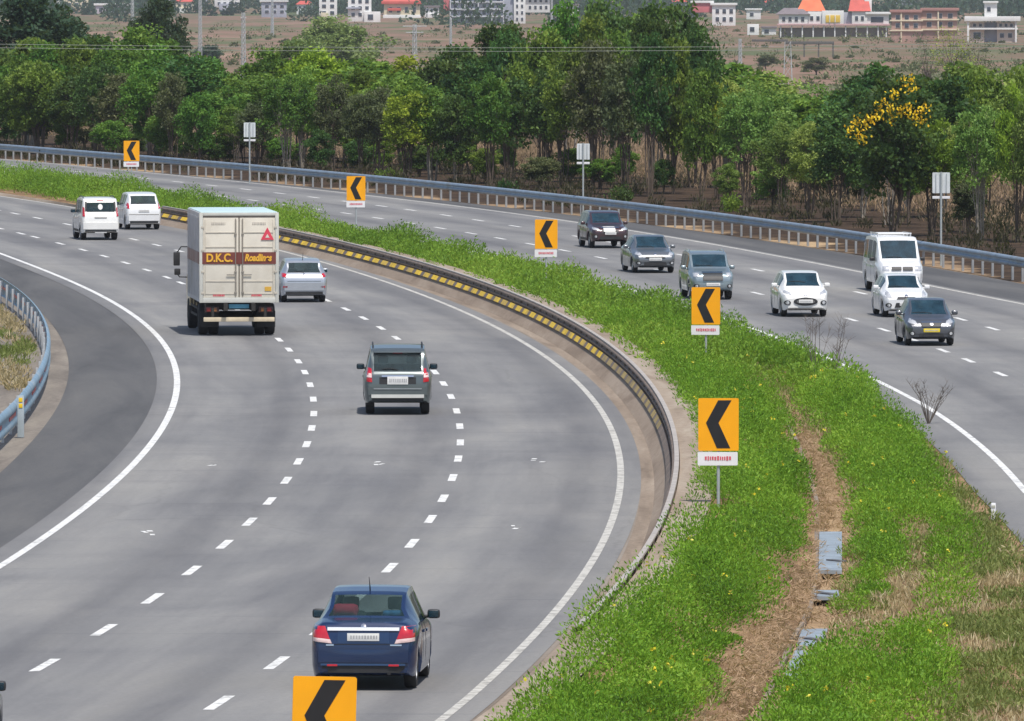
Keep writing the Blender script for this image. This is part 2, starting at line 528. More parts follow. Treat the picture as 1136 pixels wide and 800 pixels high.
# guardrail lines (tops, surveyed)
MRAIL = [(176.5,228),(307.5,252.5),(341.5,260),(377.7,268.5),(430,278.5),(497,298.7),(567,323.8),(614,347),(668,377.5),(704,405),(732,441.5),(746,469.5),(751,504.5),(746,536),(735.5,567.5),(712,610.6),(692.5,638),(676,660)]
FRAIL = [(0,160.5),(134,170),(380,192.5),(480,201.7),(580,211.8),(681,222.8),(756,230),(856,243.6),(923,255),(1023.6,269.6),(1136,286)]
LRAIL = [(0,307.5),(20,320),(37.5,337.5),(48.7,355),(53,370),(51,390),(45,407.5),(30,427.5),(15,447),(0,460)]
xMR, xFRL, xLRL = Line(MRAIL, cl, 5, .75), Line(FRAIL, cr, 4, .8), Line(LRAIL, cl, 3, .8)
LDIRT = [(0,308),(20,322),(45,345),(62,370),(75,395),(78,415),(74,433),(50,467),(20,507),(0,524)]
xLD = Line(LDIRT, cl, 4)

VL = [(-160,192),(0,209),(77,219.5),(176,231),(250,246),(310,263),(400,286),(480,307),(560,333),(620,354),(688,384),(734,425),(758,463),(768,500),(765,540),(747,590),(722,632),(690,660),(645,693),(600,730),(560,770),(530,805),(500,845),(470,890)]
xVL = Line(VL, cl, 6, .66)
def xVB(y):
    """left edge of the planting: never nearer to the rail than half a metre"""
    return np.maximum(xVL(y), xMR(y) + .42)
def bank_h(y):
    return .64 - .52 * smooth(424, 446, y)
def mz(x, y):
    """the median is a bank: level with the rail top on its left, down to the oncoming lanes on its right"""
    a, b = xMR(y), xRM(y) - 1.1
    return bank_h(y) * (1 - smooth(0, .55, (x - a) / (b - a)))

# ------------------------------------------------------------------ terrain
def smooth(a, b, t):
    t = np.clip((t - a) / (b - a), 0, 1)
    return t * t * (3 - 2 * t)

def terr(x, y):
    """land: level with the road, dropping eight metres to the fields beyond the trees"""
    x, y = np.asarray(x, float), np.asarray(y, float)
    yy = np.minimum(y, 760)
    d = (x - xFRL(yy)) * .9 + np.maximum(y - 760, 0) * .75
    z = -.06 - 7.9 * smooth(70, 420, d)
    return z

def T(u, v):
    """point of the land under a picture point"""
    x = (u - PW / 2) / FPX; y = (PH / 2 - v) / FPX
    dv = np.array([x, CT + y * ST, -ST + y * CT])
    ts = np.arange(140, 6500, 2.0)
    p = ts[:, None] * dv[None, :]
    z = p[:, 2] + CAMH
    below = z < terr(p[:, 0], p[:, 1])
    k = int(np.argmax(below)) if below.any() else len(ts) - 1
    return Vector((p[k, 0], p[k, 1], float(terr(p[k, 0], p[k, 1]))))

ys = np.concatenate([np.arange(-60, 140, 25), np.arange(140, 760, 6), np.arange(760, 1600, 30), np.arange(1600, 4200, 120), np.arange(4200, 9001, 300)])
us = np.concatenate([-np.geomspace(60, 2500, 14)[::-1], np.arange(-54, 61, 4), np.geomspace(64, 2500, 14)])
gx, gy = np.meshgrid(us, ys)
gz = terr(gx, gy)
# small swells in the fields
gz = gz + np.where(gy > 620, .35 * np.sin(gx * .05 + gy * .011) + .3 * np.sin(gx * .021 - gy * .017), 0)
nx_, ny_ = len(us), len(ys)
vs = np.stack([gx, gy, gz], -1).reshape(-1, 3)
fs = [(i * nx_ + k, i * nx_ + k + 1, (i + 1) * nx_ + k + 1, (i + 1) * nx_ + k) for i in range(ny_ - 1) for k in range(nx_ - 1)]
gme = mesh_from('ground', vs, fs, 60)
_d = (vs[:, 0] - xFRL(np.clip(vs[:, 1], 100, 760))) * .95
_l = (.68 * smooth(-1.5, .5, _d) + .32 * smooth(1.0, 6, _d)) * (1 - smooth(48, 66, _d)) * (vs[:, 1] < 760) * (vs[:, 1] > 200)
gme.attributes.new('tree_shade', 'FLOAT', 'POINT').data.foreach_set('value', _l.astype(np.float32))  # mask of the painted tree shade, from the far rail back past the trunks
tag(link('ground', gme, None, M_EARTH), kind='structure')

# ------------------------------------------------------------------ carriageways
YA, YB = 60, 690
road_l = tag(strip('road', shift(xLL, -.55), shift(xRR, .45), YA, YB, 0, M_ROAD, nx=6), kind='structure')
road_r = tag(strip('road', shift(xRM, -1.1), shift(xRF, .3), YA, YB, 0, M_ROAD, nx=6), kind='structure')
tag(strip('road_shoulder', xLD, shift(xLL, -.55), YA, YB, -.006, M_ASPH), kind='structure')
tag(strip('road_shoulder', shift(xRR, .45), shift(xMR, -.75), YA, YB, -.006, M_TAN), kind='structure')
tag(strip('verge', shift(xMR, -.75), shift(xMR, .09), YA, 433, -.010, M_BROWN, nx=2), kind='structure')
tag(strip('verge', shift(xRR, .2), shift(xMR, .09), 433, YB, 0, M_BANK, nx=4, za=lambda t: .002 + .11 * t), kind='structure')
tag(strip('verge', shift(xMR, .09), shift(xVB, .4), YA, 428, .665, M_BANK, nx=2), kind='structure')
tag(strip('bank_face', shift(xMR, -.46), shift(xMR, .09), YA, 433, 0, M_WALL, nx=11, za=lambda t: -.008 + (.44 * t / .82 if t < .82 else .44 + .23 * (t - .82) / .18)), kind='structure')
tag(strip('road_shoulder', shift(xRF, .3), shift(xFRL, -.55), YA, YB, -.006, M_ASPH), kind='structure')
tag(strip('verge', shift(xLRL, -3.5), xLD, YA, YB, -.012, M_DIRT), kind='structure')
CLp = [(838,412),(858,440),(872,480),(888,520),(891,560),(890,600),(880,640),(856,690),(828,722),(806,760),(784,800),(762,860)]
CRp = [(842,412),(888,455),(912,490),(936,520),(946,560),(944,600),(944,640),(938,670),(925,705),(905,740),(880,775),(850,810),(830,870)]
gCL, gCR = ground(CLp), ground(CRp)
def chan(y):
    o = np.argsort(gCL[:, 1]); a = np.interp(y, gCL[o, 1], gCL[o, 0], left=gCL[o[0], 0], right=9e3)
    o = np.argsort(gCR[:, 1]); b = np.interp(y, gCR[o, 1], gCR[o, 0], left=gCR[o[0], 0], right=-9e3)
    return a, b
def median_z(t, x, y):
    """bank of the median with the drain cut into it"""
    z = float(bank_h(y) * (1 - smooth(0, .55, t))) - .016
    a, b = chan(y)
    if b > a and y > 100:
        w = (x - a) / (b - a)
        z -= .34 * float(smooth(.46, .60, w) * (1 - smooth(.88, 1.06, w))) * float(min(1, (b - a) / .6))
    return z
tag(strip('verge', shift(xMR, .092), shift(xRM, -1.1), YA, YB, 0, M_STRAW, nx=90, za=median_z, step=1.5), kind='structure')

# painted lines
LW = .17
def solid(fn, parent, w=LW, ya=YA, yb=YB, mat=None):
    return strip('edge_line', shift(fn, -w / 2), shift(fn, w / 2), ya, yb, .004, mat or M_LINE, nx=1, parent=parent)
solid(xLL, road_l, .17); solid(xRR, road_l, .15, mat=M_LINE2); solid(xRF, road_r, .17, mat=M_LINE2); solid(xRM, road_r, .16)

def dashes(fn, pts, parent, length=2.9, w=.17):
    ys_, xs_, s_ = arc(fn, YA, YB)
    seen = np.array([np.interp(P(u, v).y, ys_, s_) for u, v in pts])
    seen.sort()
    # best common pitch and phase of the surveyed dashes
    best = None
    for pitch in np.arange(7.6, 9.6, .02):
        ph = np.angle(np.mean(np.exp(2j * np.pi * seen / pitch)))
        q = abs(np.mean(np.exp(2j * np.pi * seen / pitch)))
        if best is None or q > best[0]: best = (q, pitch, ph * pitch / 2 / np.pi)
    q, pitch, ph = best
    print('dash', round(q, 3), round(pitch, 2))
    mb = MB()
    s = ph % pitch
    while s < s_[-1] - 4:
        near = seen[np.argmin(abs(seen - s))]
        c = near if abs(near - s) < pitch * .45 else s
        k = np.linspace(c - length / 2, c + length / 2, 4)
        if k[0] > 1:
            yy = np.interp(k, s_, ys_)
            a, b = shift(fn, -w / 2)(yy), shift(fn, w / 2)(yy)
            v = [(a[i], yy[i], .004) for i in range(4)] + [(b[i], yy[i], .004) for i in range(4)]
            mb.add(v, [(i, i + 4, i + 5, i + 1) for i in range(3)])
        s += pitch
    mb.build('lane_line', M_LINE, parent, None)
dashes(xDL, DL, road_l); dashes(xDR, DR, road_l)
dashes(xRA, RA, road_r); dashes(xRB, RB, road_r)
# worn reflective studs and paint spots between the lines
mb = MB()
for u, v in [(241,514),(596,510),(573,585),(418,513),(165,592)]:
    p = P(u, v)
    for k in range(3):
        mb.box((p.x + R.uniform(-.12, .12), p.y + R.uniform(-1.2, 1.2), .006), (R.uniform(.04, .12), R.uniform(.15, .5), .006), R.uniform(-.3, .3))
mb.build('road_stud', M_LINE, road_l, None)

# ------------------------------------------------------------------ guardrails
def sweep(fn, ya, yb, prof, step=2.0):
    """closed cross section (offset to the right, height) drawn along a line"""
    ys = np.arange(ya, yb + .01, step)
    mb = MB(); n = len(prof)
    xs = fn(ys); dx = (fn(ys + 1) - fn(ys - 1)) / 2
    vs = []
    for i, y in enumerate(ys):
        k = 1 / math.sqrt(1 + dx[i] ** 2)
        for o, z in prof: vs.append((xs[i] + o * k, y - o * dx[i] * k, z))
    fs = [(i * n + k, i * n + (k + 1) % n, (i + 1) * n + (k + 1) % n, (i + 1) * n + k) for i in range(len(ys) - 1) for k in range(n)]
    fs += [tuple(range(n)), tuple(range((len(ys) - 1) * n, len(ys) * n))[::-1]]
    mb.add(vs, fs)
    return mb

def wbeam(side, z0, h):
    """W shaped section; side = +1 when the road lies to the right"""
    pts = [(0, 0), (.05, .06), (.08, .16), (.08, .30), (.02, .42), (.02, .58), (.08, .70), (.08, .84), (.05, .94), (0, 1)]
    front = [(side * a, z0 + t * h) for a, t in pts]
    back = [(side * (a - .02), z0 + t * h) for a, t in pts[::-1]]
    return front + back

def guardrail(label, fn, ya, yb, side, z0, h, mats, spacing, post_h, group='guardrails along the carriageways', post_off=.1, pw=.09):
    g = empty('guardrail', (0, 0, 0))
    tag(g, label, 'guardrail', group)
    sweep(fn, ya, yb, wbeam(side, z0, h)).build('beam', mats[0], g, 50)
    ys_, xs_, s_ = arc(fn, ya + .3, yb - .3)
    pm = MB().box((0, 0, post_h / 2 - .1), (pw, .07, post_h + .2), 0, .012)
    pm.box((side * .085, 0, z0 + h * .5), (.05, .06, h * .8), 0, .01)
    proto = pm.mesh('post', 35)
    proto.materials.append(mats[1])
    spots = []
    s = .2
    while s < s_[-1]:
        y = float(np.interp(s, s_, ys_)); spots.append(y); s += spacing
    spots.sort()
    extra = MB()
    for i, y in enumerate(spots):
        x = float(shift(fn, -side * post_off)(y)); rz = fn.heading(y)
        if i < 98:
            o = bpy.data.objects.new('post', proto); COL.objects.link(o)
            o.parent = g; o.location = (x, y, 0); o.rotation_euler = (0, 0, rz)
        else:
            extra.box((x, y, post_h / 2 - .1), (pw, .07, post_h + .2), rz)
    if extra.v: tag(extra.build('far_posts', mats[1], g), kind='stuff')
    return g

M_GALV = simple('galvanised_steel', (.33, .41, .50), .5, .55, .15, 1.5, dirt=(.30, .33, .35))
M_POST = simple('post_steel', (.50, .52, .54), .55, .4, .15, 2.0)
M_RUST = simple('grimy_beam', (.22, .165, .13), .7, .1, .35, 2.5, dirt=(.22, .17, .13))
M_YEL = simple('yellow_rail_paint', (.84, .54, .02), .6, 0, .22, 1.1, dirt=(.36, .25, .10))
M_BLK = simple('black_rail_paint', (.17, .125, .095), .6, 0, .2, 3.0)
M_CAP = simple('pale_rail_edge', (.44, .40, .36), .6, .2, .15, 2.0)
M_RED = simple('red_reflector', (.55, .05, .05), .4, 0, .15, 3.0)
M_WHT = simple('white_reflector', (.75, .75, .73), .4, 0, .08, 3.0)

guardrail('long blue-grey guardrail before the roadside trees, beyond the oncoming lanes', xFRL, 262, 660, -1, .45, .38, (M_GALV, simple('far_post_steel', (.34, .36, .38), .6, .3, .15, 2.0)), 2.05, .78)

mr = guardrail('grimy dark guardrail with yellow and black checks along the planted median', xMR, 158, 433, -1, .46, .26, (M_RUST, simple('rusty_post', (.20, .16, .13), .7, .2, .25, 3.0)), 2.6, .72, post_off=.035, pw=.08)
sweep(xMR, 158, 433, [(-.03, .722), (.07, .722), (.07, .762), (-.03, .762)]).build('top_rail', M_CAP, mr, 40)
M_FADED = simple('faded_rail_paint', (.40, .29, .10), .7, 0, .3, 1.1, dirt=(.22, .16, .11))
ya = 196.0; k = 0
while ya < 431:
    sweep(xMR, ya, ya + (1.80 if k % 2 else .93), [(-.100, .46), (-.122, .46), (-.212, .325), (-.190, .325)], 1.80 if k % 2 else .93).build('yellow_plate' if k % 2 else 'black_plate', (M_YEL if ya > 275 else M_FADED if ya > 232 else M_RUST) if k % 2 else M_BLK, mr, None)
    ya += 1.85 if k % 2 else .98; k += 1

lr = guardrail('curved blue guardrail with red stripes at the left shoulder', xLRL, 200, 372, 1, .20, .60, (simple('blue_beam', (.24, .36, .46), .5, .35, .15, 1.5, dirt=(.38, .45, .50)), M_POST), 4.2, .74, pw=.07)
ya = 206.0; k = 0
while ya < 366:
    # a red band every few metres in the trough of the beam
    sweep(xLRL, ya, ya + 3.4, [(-.014, .455), (.036, .455), (.036, .545), (-.014, .545)], 1.7).build('red_band', M_RED, lr, None)
    ya += 7.2
p = P(22, 470, 0)
yq = 236.5
dm = empty('delineator_post', (float(shift(xLRL, .22)(yq)), yq, 0))
tag(dm, 'small grey marker post with yellow reflectors at the left guardrail', 'marker post')
MB().box((0, 0, .5), (.16, .08, 1.0), 0, .02).build('post', simple('marker_grey', (.38, .44, .47), .6, 0, .1, 4.0), dm)
MB().box((0, -.046, .90), (.09, .012, .10), 0, .004).box((0, -.046, .76), (.09, .012, .10), 0, .004).build('reflector', M_YEL, dm)

# ------------------------------------------------------------------ chevron signs
M_SIGN = simple('sign_yellow', (.93, .40, .0), .45, 0, .05, 2.0)
M_SBLK = simple('sign_black', (.012, .012, .014), .5, 0, .2, 5.0)
M_SWHT = simple('sign_white', (.78, .78, .80), .4, 0, .04, 3.0)
M_SRED = simple('sign_lettering_red', (.62, .10, .14), .5, 0, .1, 8.0)
M_POLE = simple('pole_grey', (.42, .46, .47), .5, .3, .12, 3.0)

def ext(poly, y0, y1):
    """extrude an outline in x,z between two depths"""
    n = len(poly)
    vs = [(x, y0, z) for x, z in poly] + [(x, y1, z) for x, z in poly]
    fs = [tuple(range(n)), tuple(range(n, 2 * n))[::-1]] + [(i, n + i, n + (i + 1) % n, (i + 1) % n) for i in range(n)]
    return vs, fs

def rrect(x0, z0, x1, z1, r=.03, n=4):
    out = []
    for cx, cz, a in ((x1 - r, z0 + r, -90), (x1 - r, z1 - r, 0), (x0 + r, z1 - r, 90), (x0 + r, z0 + r, 180)):
        for k in range(n + 1):
            t = math.radians(a + 90 * k / n)
            out.append((cx + r * math.cos(t), cz + r * math.sin(t)))
    return out

SIGNS = []
def chevron_sign(u, vbase, label, w=.8, h=1.04, top=2.25, tilt=0.0, yaw=0.0, plate=True):
    p = P(u, vbase)
    for _ in range(4): p = P(u, vbase, max(0.0, float(mz(p.x, p.y))) * (.9 if vbase < 800 else 0))
    SIGNS.append((p.x, p.y))
    s = empty('chevron_sign', p, math.atan2(p.x, p.y) * -1 + yaw)
    s.rotation_euler[1] = tilt
    tag(s, label, 'road sign', 'chevron signs in the median')
    MB().tube((0, .055, -.2), (0, .055, top - .12), .032, n=10).build('post', M_POLE, s)
    z0 = top - h
    q = MB(); q.add(*ext(rrect(-w / 2, z0, w / 2, top), -.004, .022)); q.build('sign_plate', M_SIGN, s, 30)
    c = [(.49, .04), (.19, .47), (.46, .95), (.79, .95), (.5, .47), (.82, .04)]
    # the arrow, two limbs
    X = lambda a: -w / 2 + a * w
    Z = lambda b: top - b * h
    q = MB()
    for quad in ([0, 1, 4, 5], [1, 2, 3, 4]):
        q.add(*ext([(X(c[i][0]), Z(c[i][1])) for i in quad], -.010, -.006))
    q.build('chevron', M_SBLK, s, 30)
    MB().box((0, .04, top - .2), (.5, .03, .05), 0, .004).box((0, .04, z0 + .2), (.5, .03, .05), 0, .004).build('bracket', M_POLE, s)
    if plate:
        q = MB(); q.add(*ext(rrect(-w / 2 - .01, z0 - .29, w / 2 - .02, z0 - .025, .02), -.002, .02))
        pl = q.build('name_plate', M_SWHT, s, 30)
        q = MB(); x = -.27
        rr = random.Random(int(u))
        while x < .26:      # one line of small red lettering, too fine to read in the photograph
            ww = rr.uniform(.025, .04)
            q.box((x + ww / 2, -.006, z0 - .15 + rr.uniform(-.004, .004)), (ww, .006, rr.choice([.07, .07, .085])))
            x += ww + .016
        q.build('lettering', M_SRED, pl)
    return s

chevron_sign(355, 963, 'yellow chevron sign in front of the blue sedan, cut by the picture edge', .80, 1.04, 2.40, math.radians(1.6), .10)
chevron_sign(797, 568, 'tall yellow chevron sign standing beside the straw-covered drainage channel', yaw=.05)
chevron_sign(783, 408, 'yellow chevron sign just in front of the silver-blue jeep', yaw=-.05)
chevron_sign(606, 314, 'yellow chevron sign left of the two dark oncoming cars', yaw=.03)
chevron_sign(395, 254, 'yellow chevron sign beyond the truck, before the far dashed lanes', yaw=-.03)
chevron_sign(146, 205, 'smallest yellow chevron sign, seen against the far guardrail above the white vans')

# boards beyond the far guardrail, seen from behind
def board(u, vb, z_top, w, h, label, brace):
    p = P(u, vb)
    s = empty('sign_board', p, -math.atan2(p.x, p.y) - .05)
    tag(s, label, 'road sign', 'white sign boards behind the far guardrail')
    MB().tube((0, -.05, -.2), (0, -.05, z_top + .02), .04, n=10).build('post', M_POLE, s)
    q = MB(); q.add(*ext(rrect(-w / 2, z_top - h, w / 2, z_top, .03), .0, .02)); q.build('board', simple('board_back', (.66, .70, .72), .45, 0, .12, 2.5, dirt=(.42, .50, .42)), s, 30)
    MB().box((0, .0, z_top - h - .16), (w, .03, .10), 0, .004).build('lower_plate', M_SWHT, s)
    for q_ in (-.3, .3): MB().box((q_ * w, -.02, z_top - h * .5), (.03, .02, h * .9)).build('brace', M_POLE, s)
board(1044, 293, 3.45, .66, .78, 'white board on a pole behind the white van, right of the flowering tree', 0)
board(647, 238, 3.20, .58, .72, 'white board on a pole behind the dark red car, before the dark trees', 0)
board(277, 204, 3.15, .60, .75, 'white board on a pole above the box truck, before the left trees', 0)
# little white marker post by the oncoming lanes
p = P(1102, 576)
mk = empty('marker_post', p)
tag(mk, 'short white marker post in the dry grass beside the oncoming lanes', 'marker post')
MB().box((0, 0, .13), (.10, .07, .40), 0, .02).build('post', M_SWHT, mk)
MB().box((0, -.04, .26), (.07, .01, .05)).build('reflector', simple('dim_reflector', (.5, .5, .42), .4), mk)
# ------------------------------------------------------------------ leaf meshes
def leaf_mesh(name, pos, axis, L, Wd, rnd, bend=None):
    """one rhombic blade per row, its own random value kept as a point attribute"""
    n = len(pos)
    r = NR.normal(size=(n, 3))
    b = np.cross(axis, r); b /= np.linalg.norm(b, axis=1)[:, None] + 1e-9
    a = axis * (L[:, None] * .5); b = b * (Wd[:, None] * .5)
    v = np.stack([pos - a, pos + b - a * .1, pos + a, pos - b - a * .1], 1).reshape(-1, 3)
    me = bpy.data.meshes.new(name)
    me.vertices.add(n * 4); me.loops.add(n * 4); me.polygons.add(n)
    me.vertices.foreach_set('co', v.astype(np.float32).ravel())
    me.loops.foreach_set('vertex_index', np.arange(n * 4, dtype=np.int32))
    me.polygons.foreach_set('loop_start', np.arange(0, n * 4, 4, dtype=np.int32))
    at = me.attributes.new('rnd', 'FLOAT', 'POINT')
    at.data.foreach_set('value', np.repeat(rnd, 4).astype(np.float32))
    me.update(calc_edges=True)
    return me

def plants(name, xy, h, rad, nl, size, z0=-.02, up=.9, wide=.45, tone=None):
    """leafy herbs: each a dome of blades on one spot"""
    n = len(xy)
    idx = np.repeat(np.arange(n), nl)
    m = len(idx)
    ang = NR.uniform(0, 2 * np.pi, m)
    q = np.sqrt(NR.uniform(0, 1, m))
    rr = rad[idx] * q
    zz = h[idx] * (.08 + .92 * NR.uniform(0, 1, m) ** .65) * (1 - .5 * q ** 2)
    z0 = np.broadcast_to(z0, (n,))[idx]
    pos = np.stack([xy[idx, 0] + rr * np.cos(ang), xy[idx, 1] + rr * np.sin(ang), z0 + zz], 1)
    ax = np.stack([np.cos(ang) * q, np.sin(ang) * q, np.full(m, up)], 1) + NR.normal(size=(m, 3)) * .55
    ax /= np.linalg.norm(ax, axis=1)[:, None]
    sz = size[idx] * NR.uniform(.6, 1.35, m)
    pr = NR.uniform(0, 1, n) if tone is None else np.clip(tone, 0, 1)
    rnd = np.clip(.58 * pr[idx] + .42 * NR.uniform(0, 1, m), 0, 1)
    return leaf_mesh(name, pos, ax, sz, sz * wide, rnd)

lerp_ = lambda a, b, t: a + (b - a) * t
# ------------------------------------------------------------------ median planting
VT = [(-160,168),(0,181),(60,188),(130,199),(200,211),(300,226),(400,243),(470,257),(560,276),(620,290),(660,302),(700,319),(750,337),(800,347),(830,354),(880,378),(940,407),(990,437),(1030,467),(1052,494),(1072,540),(1072,600),(1064,650),(1058,700),(1060,760),(1075,830),(1090,890)]
xVT = Line(VT, cr, 7, .75)
def inpoly(xy, poly):
    x, y = xy[:, 0], xy[:, 1]; c = np.zeros(len(xy), bool); j = len(poly) - 1
    for i in range(len(poly)):
        xi, yi = poly[i]; xj, yj = poly[j]
        c ^= ((yi > y) != (yj > y)) & (x < (xj - xi) * (y - yi) / (yj - yi + 1e-12) + xi)
        j = i
    return c
DRY = [ground([(1000,592),(1036,585),(1050,640),(1040,700),(985,712),(950,700),(945,682),(985,660)]),
       ground([(880,690),(960,690),(975,740),(930,752),(890,730)])]

def sample(ya, yb, dens, pw=1.0):
    """spots between the two edges of the planting"""
    ys = np.arange(ya, yb, .5)
    wd = np.maximum(xRM(ys) - .22 - xVB(ys), .1)
    n = int((wd * .5).sum() * dens)
    y = NR.choice(ys, n, p=wd / wd.sum()) + NR.uniform(0, .5, n)
    a, b = xVB(y), xRM(y) - .22
    return np.stack([a + (b - a) * NR.uniform(0, 1, n), y], 1)

def patch(xy, s, seed):
    """slow random field used to thin and thicken the growth"""
    g = np.random.default_rng(seed)
    f = np.zeros(len(xy))
    for k in range(9):
        a = g.uniform(0, 2 * np.pi); w = g.uniform(.5, 1.6) * 2 * np.pi / s
        f += np.sin(w * (xy[:, 0] * np.cos(a) * 1.0 + xy[:, 1] * .35 * np.sin(a)) + g.uniform(0, 6.3))
    return f / 3.0

def sign_gap(xy, hh):
    """the growth is kept down in front of the sign posts"""
    for sx, sy in SIGNS:
        k = (abs(xy[:, 0] - sx * xy[:, 1] / sy) < .32) & (xy[:, 1] < sy + .5) & (xy[:, 1] > sy - 13)
        hh = np.where(k, np.minimum(hh, .2), hh)
    return hh
def tall_ok(xy):
    a, b = chan(xy[:, 1])
    k = (xy[:, 0] > xVB(xy[:, 1]) + .30) & (xy[:, 0] < xVT(xy[:, 1]) - .3 + .85 * smooth(246, 262, xy[:, 1])) & (xy[:, 0] < xRM(xy[:, 1]) - .9 + .7 * smooth(246, 262, xy[:, 1]))
    k &= ~((xy[:, 0] > a - .15) & (xy[:, 0] < b + .15))
    for d in DRY: k &= ~inpoly(xy, d)
    return k

M_HERB = leaf_mat('median_leaves', (.030, .095, .008), (.165, .355, .023), (.38, .57, .068), .42, 0)
M_HERB2 = leaf_mat('median_leaves_far', (.050, .13, .014), (.178, .345, .031), (.34, .49, .068), .42, 0)
M_DRYG = leaf_mat('dry_grass', (.30, .22, .11), (.46, .37, .21), (.58, .50, .33), .3, 0)
M_DRYT = leaf_mat('tan_grass', (.28, .18, .11), (.44, .30, .19), (.56, .41, .27), .3, 0)
M_OLIVE = leaf_mat('olive_grass', (.12, .16, .04), (.20, .25, .07), (.34, .34, .13), .35, 0)

xy = sample(120, 262, 4.2); xy = xy[tall_ok(xy)]
xy = xy[(patch(xy, 4.0, 3) > -.80) | (NR.uniform(0, 1, len(xy)) < .62)]
tn = .5 + .22 * patch(xy, 3, 31) + .16 * patch(xy, 9, 32) + NR.uniform(-.22, .22, len(xy))
hh = .52 + .30 * patch(xy, 3.2, 4) + NR.uniform(-.12, .20, len(xy))
hh = np.clip(hh, .16, 1.2)
hh = sign_gap(xy, hh)
tag(link('shrubbery', plants('shrubbery', xy, hh, .24 + .33 * hh, 200, np.full(len(xy), .068), z0=mz(xy[:, 0], xy[:, 1]) - .02, wide=.40, tone=tn), None, M_HERB), 'bright green leafy plants filling the near half of the median', 'shrubbery', kind='stuff')
nearxy, nearh = xy, hh
# taller bushy herbs standing out of the carpet
xy = sample(124, 300, .6); xy = xy[tall_ok(xy)]
a, b = chan(xy[:, 1])
xy = xy[(patch(xy, 7, 41) > .05) & ~((xy[:, 0] > a - 1.0) & (xy[:, 0] < b + .5))]
hh = sign_gap(xy, NR.uniform(.75, 1.2, len(xy)))
tag(link('shrubbery', plants('shrubbery', xy, hh, .30 + .32 * hh, 520, np.full(len(xy), .070), z0=mz(xy[:, 0], xy[:, 1]) - .02, wide=.38, up=1.3, tone=NR.uniform(.1, .8, len(xy))), None, M_HERB), 'taller bushy plants standing out of the median planting', 'shrubbery', kind='stuff')
xy = sample(262, 690, 2.3); xy = xy[tall_ok(xy)]
far = smooth(430, 520, xy[:, 1])
tn = .5 + .22 * patch(xy, 6, 33) + .14 * patch(xy, 18, 34) + NR.uniform(-.22, .22, len(xy))
hh = np.clip(.62 + .28 * patch(xy, 6, 5) + NR.uniform(-.14, .20, len(xy)) + .35 * far, .3, 1.5)
hh = sign_gap(xy, hh)
hh *= np.where((xy[:, 1] > 480) & (xy[:, 1] < 520) & (NR.uniform(0, 1, len(xy)) < .4), 1.15, 1)
tag(link('shrubbery', plants('shrubbery', xy, hh, .34 + .35 * hh, 84, np.full(len(xy), .125), z0=mz(xy[:, 0], xy[:, 1]) - .02, wide=.36, tone=tn), None, M_HERB2), 'green strip of leafy plants along the far half of the median', 'shrubbery', kind='stuff')

# dry and olive grass where the planting is thin
xy = sample(120, 300, 6.0)
a, b = chan(xy[:, 1])
ok = ~((xy[:, 0] > a) & (xy[:, 0] < b)) & ~tall_ok(xy) & (xy[:, 0] > xVL(xy[:, 1]) + 2.5) & (xy[:, 0] < xRM(xy[:, 1]) - 1.35)
xy = xy[ok]
g = patch(xy, 4, 8) + np.where(inpoly(xy, DRY[0]) | inpoly(xy, DRY[1]), -.7, .25)
d_ = xy[g < .0]; o_ = xy[g >= .0]
tag(link('dry_grass', plants('dry_grass', d_, NR.uniform(.08, .30, len(d_)), np.full(len(d_), .3), 26, np.full(len(d_), .16), z0=mz(d_[:, 0], d_[:, 1]) - .02, up=1.6, wide=.14), None, M_DRYG), 'straw coloured dry grass in the bare patches of the median', 'grass', kind='stuff')
tag(link('short_grass', plants('short_grass', o_, NR.uniform(.10, .34, len(o_)), np.full(len(o_), .36), 60, np.full(len(o_), .11), z0=mz(o_[:, 0], o_[:, 1]) - .02, up=1.3, wide=.24), None, M_OLIVE), 'short olive grass along the edge of the oncoming lanes', 'grass', kind='stuff')
SLABS = [ground(q, .08) for q in ([(900,640),(940,640),(940,588),(901,588)], [(896,672),(938,672),(936,652),(897,652)], [(874,728),(922,728),(926,695),(882,695)], [(860,765),(900,765),(914,722),(874,722)])]
# straw lying in the channel
xy = sample(120, 262, 9.0)
a, b = chan(xy[:, 1]); w_ = (xy[:, 0] - a) / (b - a + 1e-9)
xy = xy[((w_ > -.03) & (w_ < .60)) | ((w_ > .92) & (w_ < 1.05))]
for q in SLABS: xy = xy[~inpoly(xy, q)]
tag(link('straw', plants('straw', xy, NR.uniform(.03, .16, len(xy)), np.full(len(xy), .35), 30, np.full(len(xy), .16), z0=mz(xy[:, 0], xy[:, 1]) - .01, up=.15, wide=.10), None, M_DRYT), 'loose straw lying in the bare channel of the median', 'straw', kind='stuff')
# small yellow flowers
sel = NR.choice(len(nearxy), 130)
fx = nearxy[sel] + NR.normal(size=(130, 2)) * .15
pos = np.stack([fx[:, 0], fx[:, 1], mz(fx[:, 0], fx[:, 1]) + nearh[sel] * NR.uniform(.85, 1.08, 130)], 1)
pos = np.repeat(pos, 4, 0) + NR.normal(size=(520, 3)) * .022
ax = NR.normal(size=(520, 3)); ax /= np.linalg.norm(ax, axis=1)[:, None]
tag(link('flowers', leaf_mesh('flowers', pos, ax, np.full(520, .055), np.full(520, .05), NR.uniform(0, 1, 520)), None,
         leaf_mat('yellow_petals', (.75, .60, .03), (.85, .75, .05), (.9, .85, .2), .3, 0)), 'tiny yellow flowers among the median plants', 'flowers', kind='stuff')

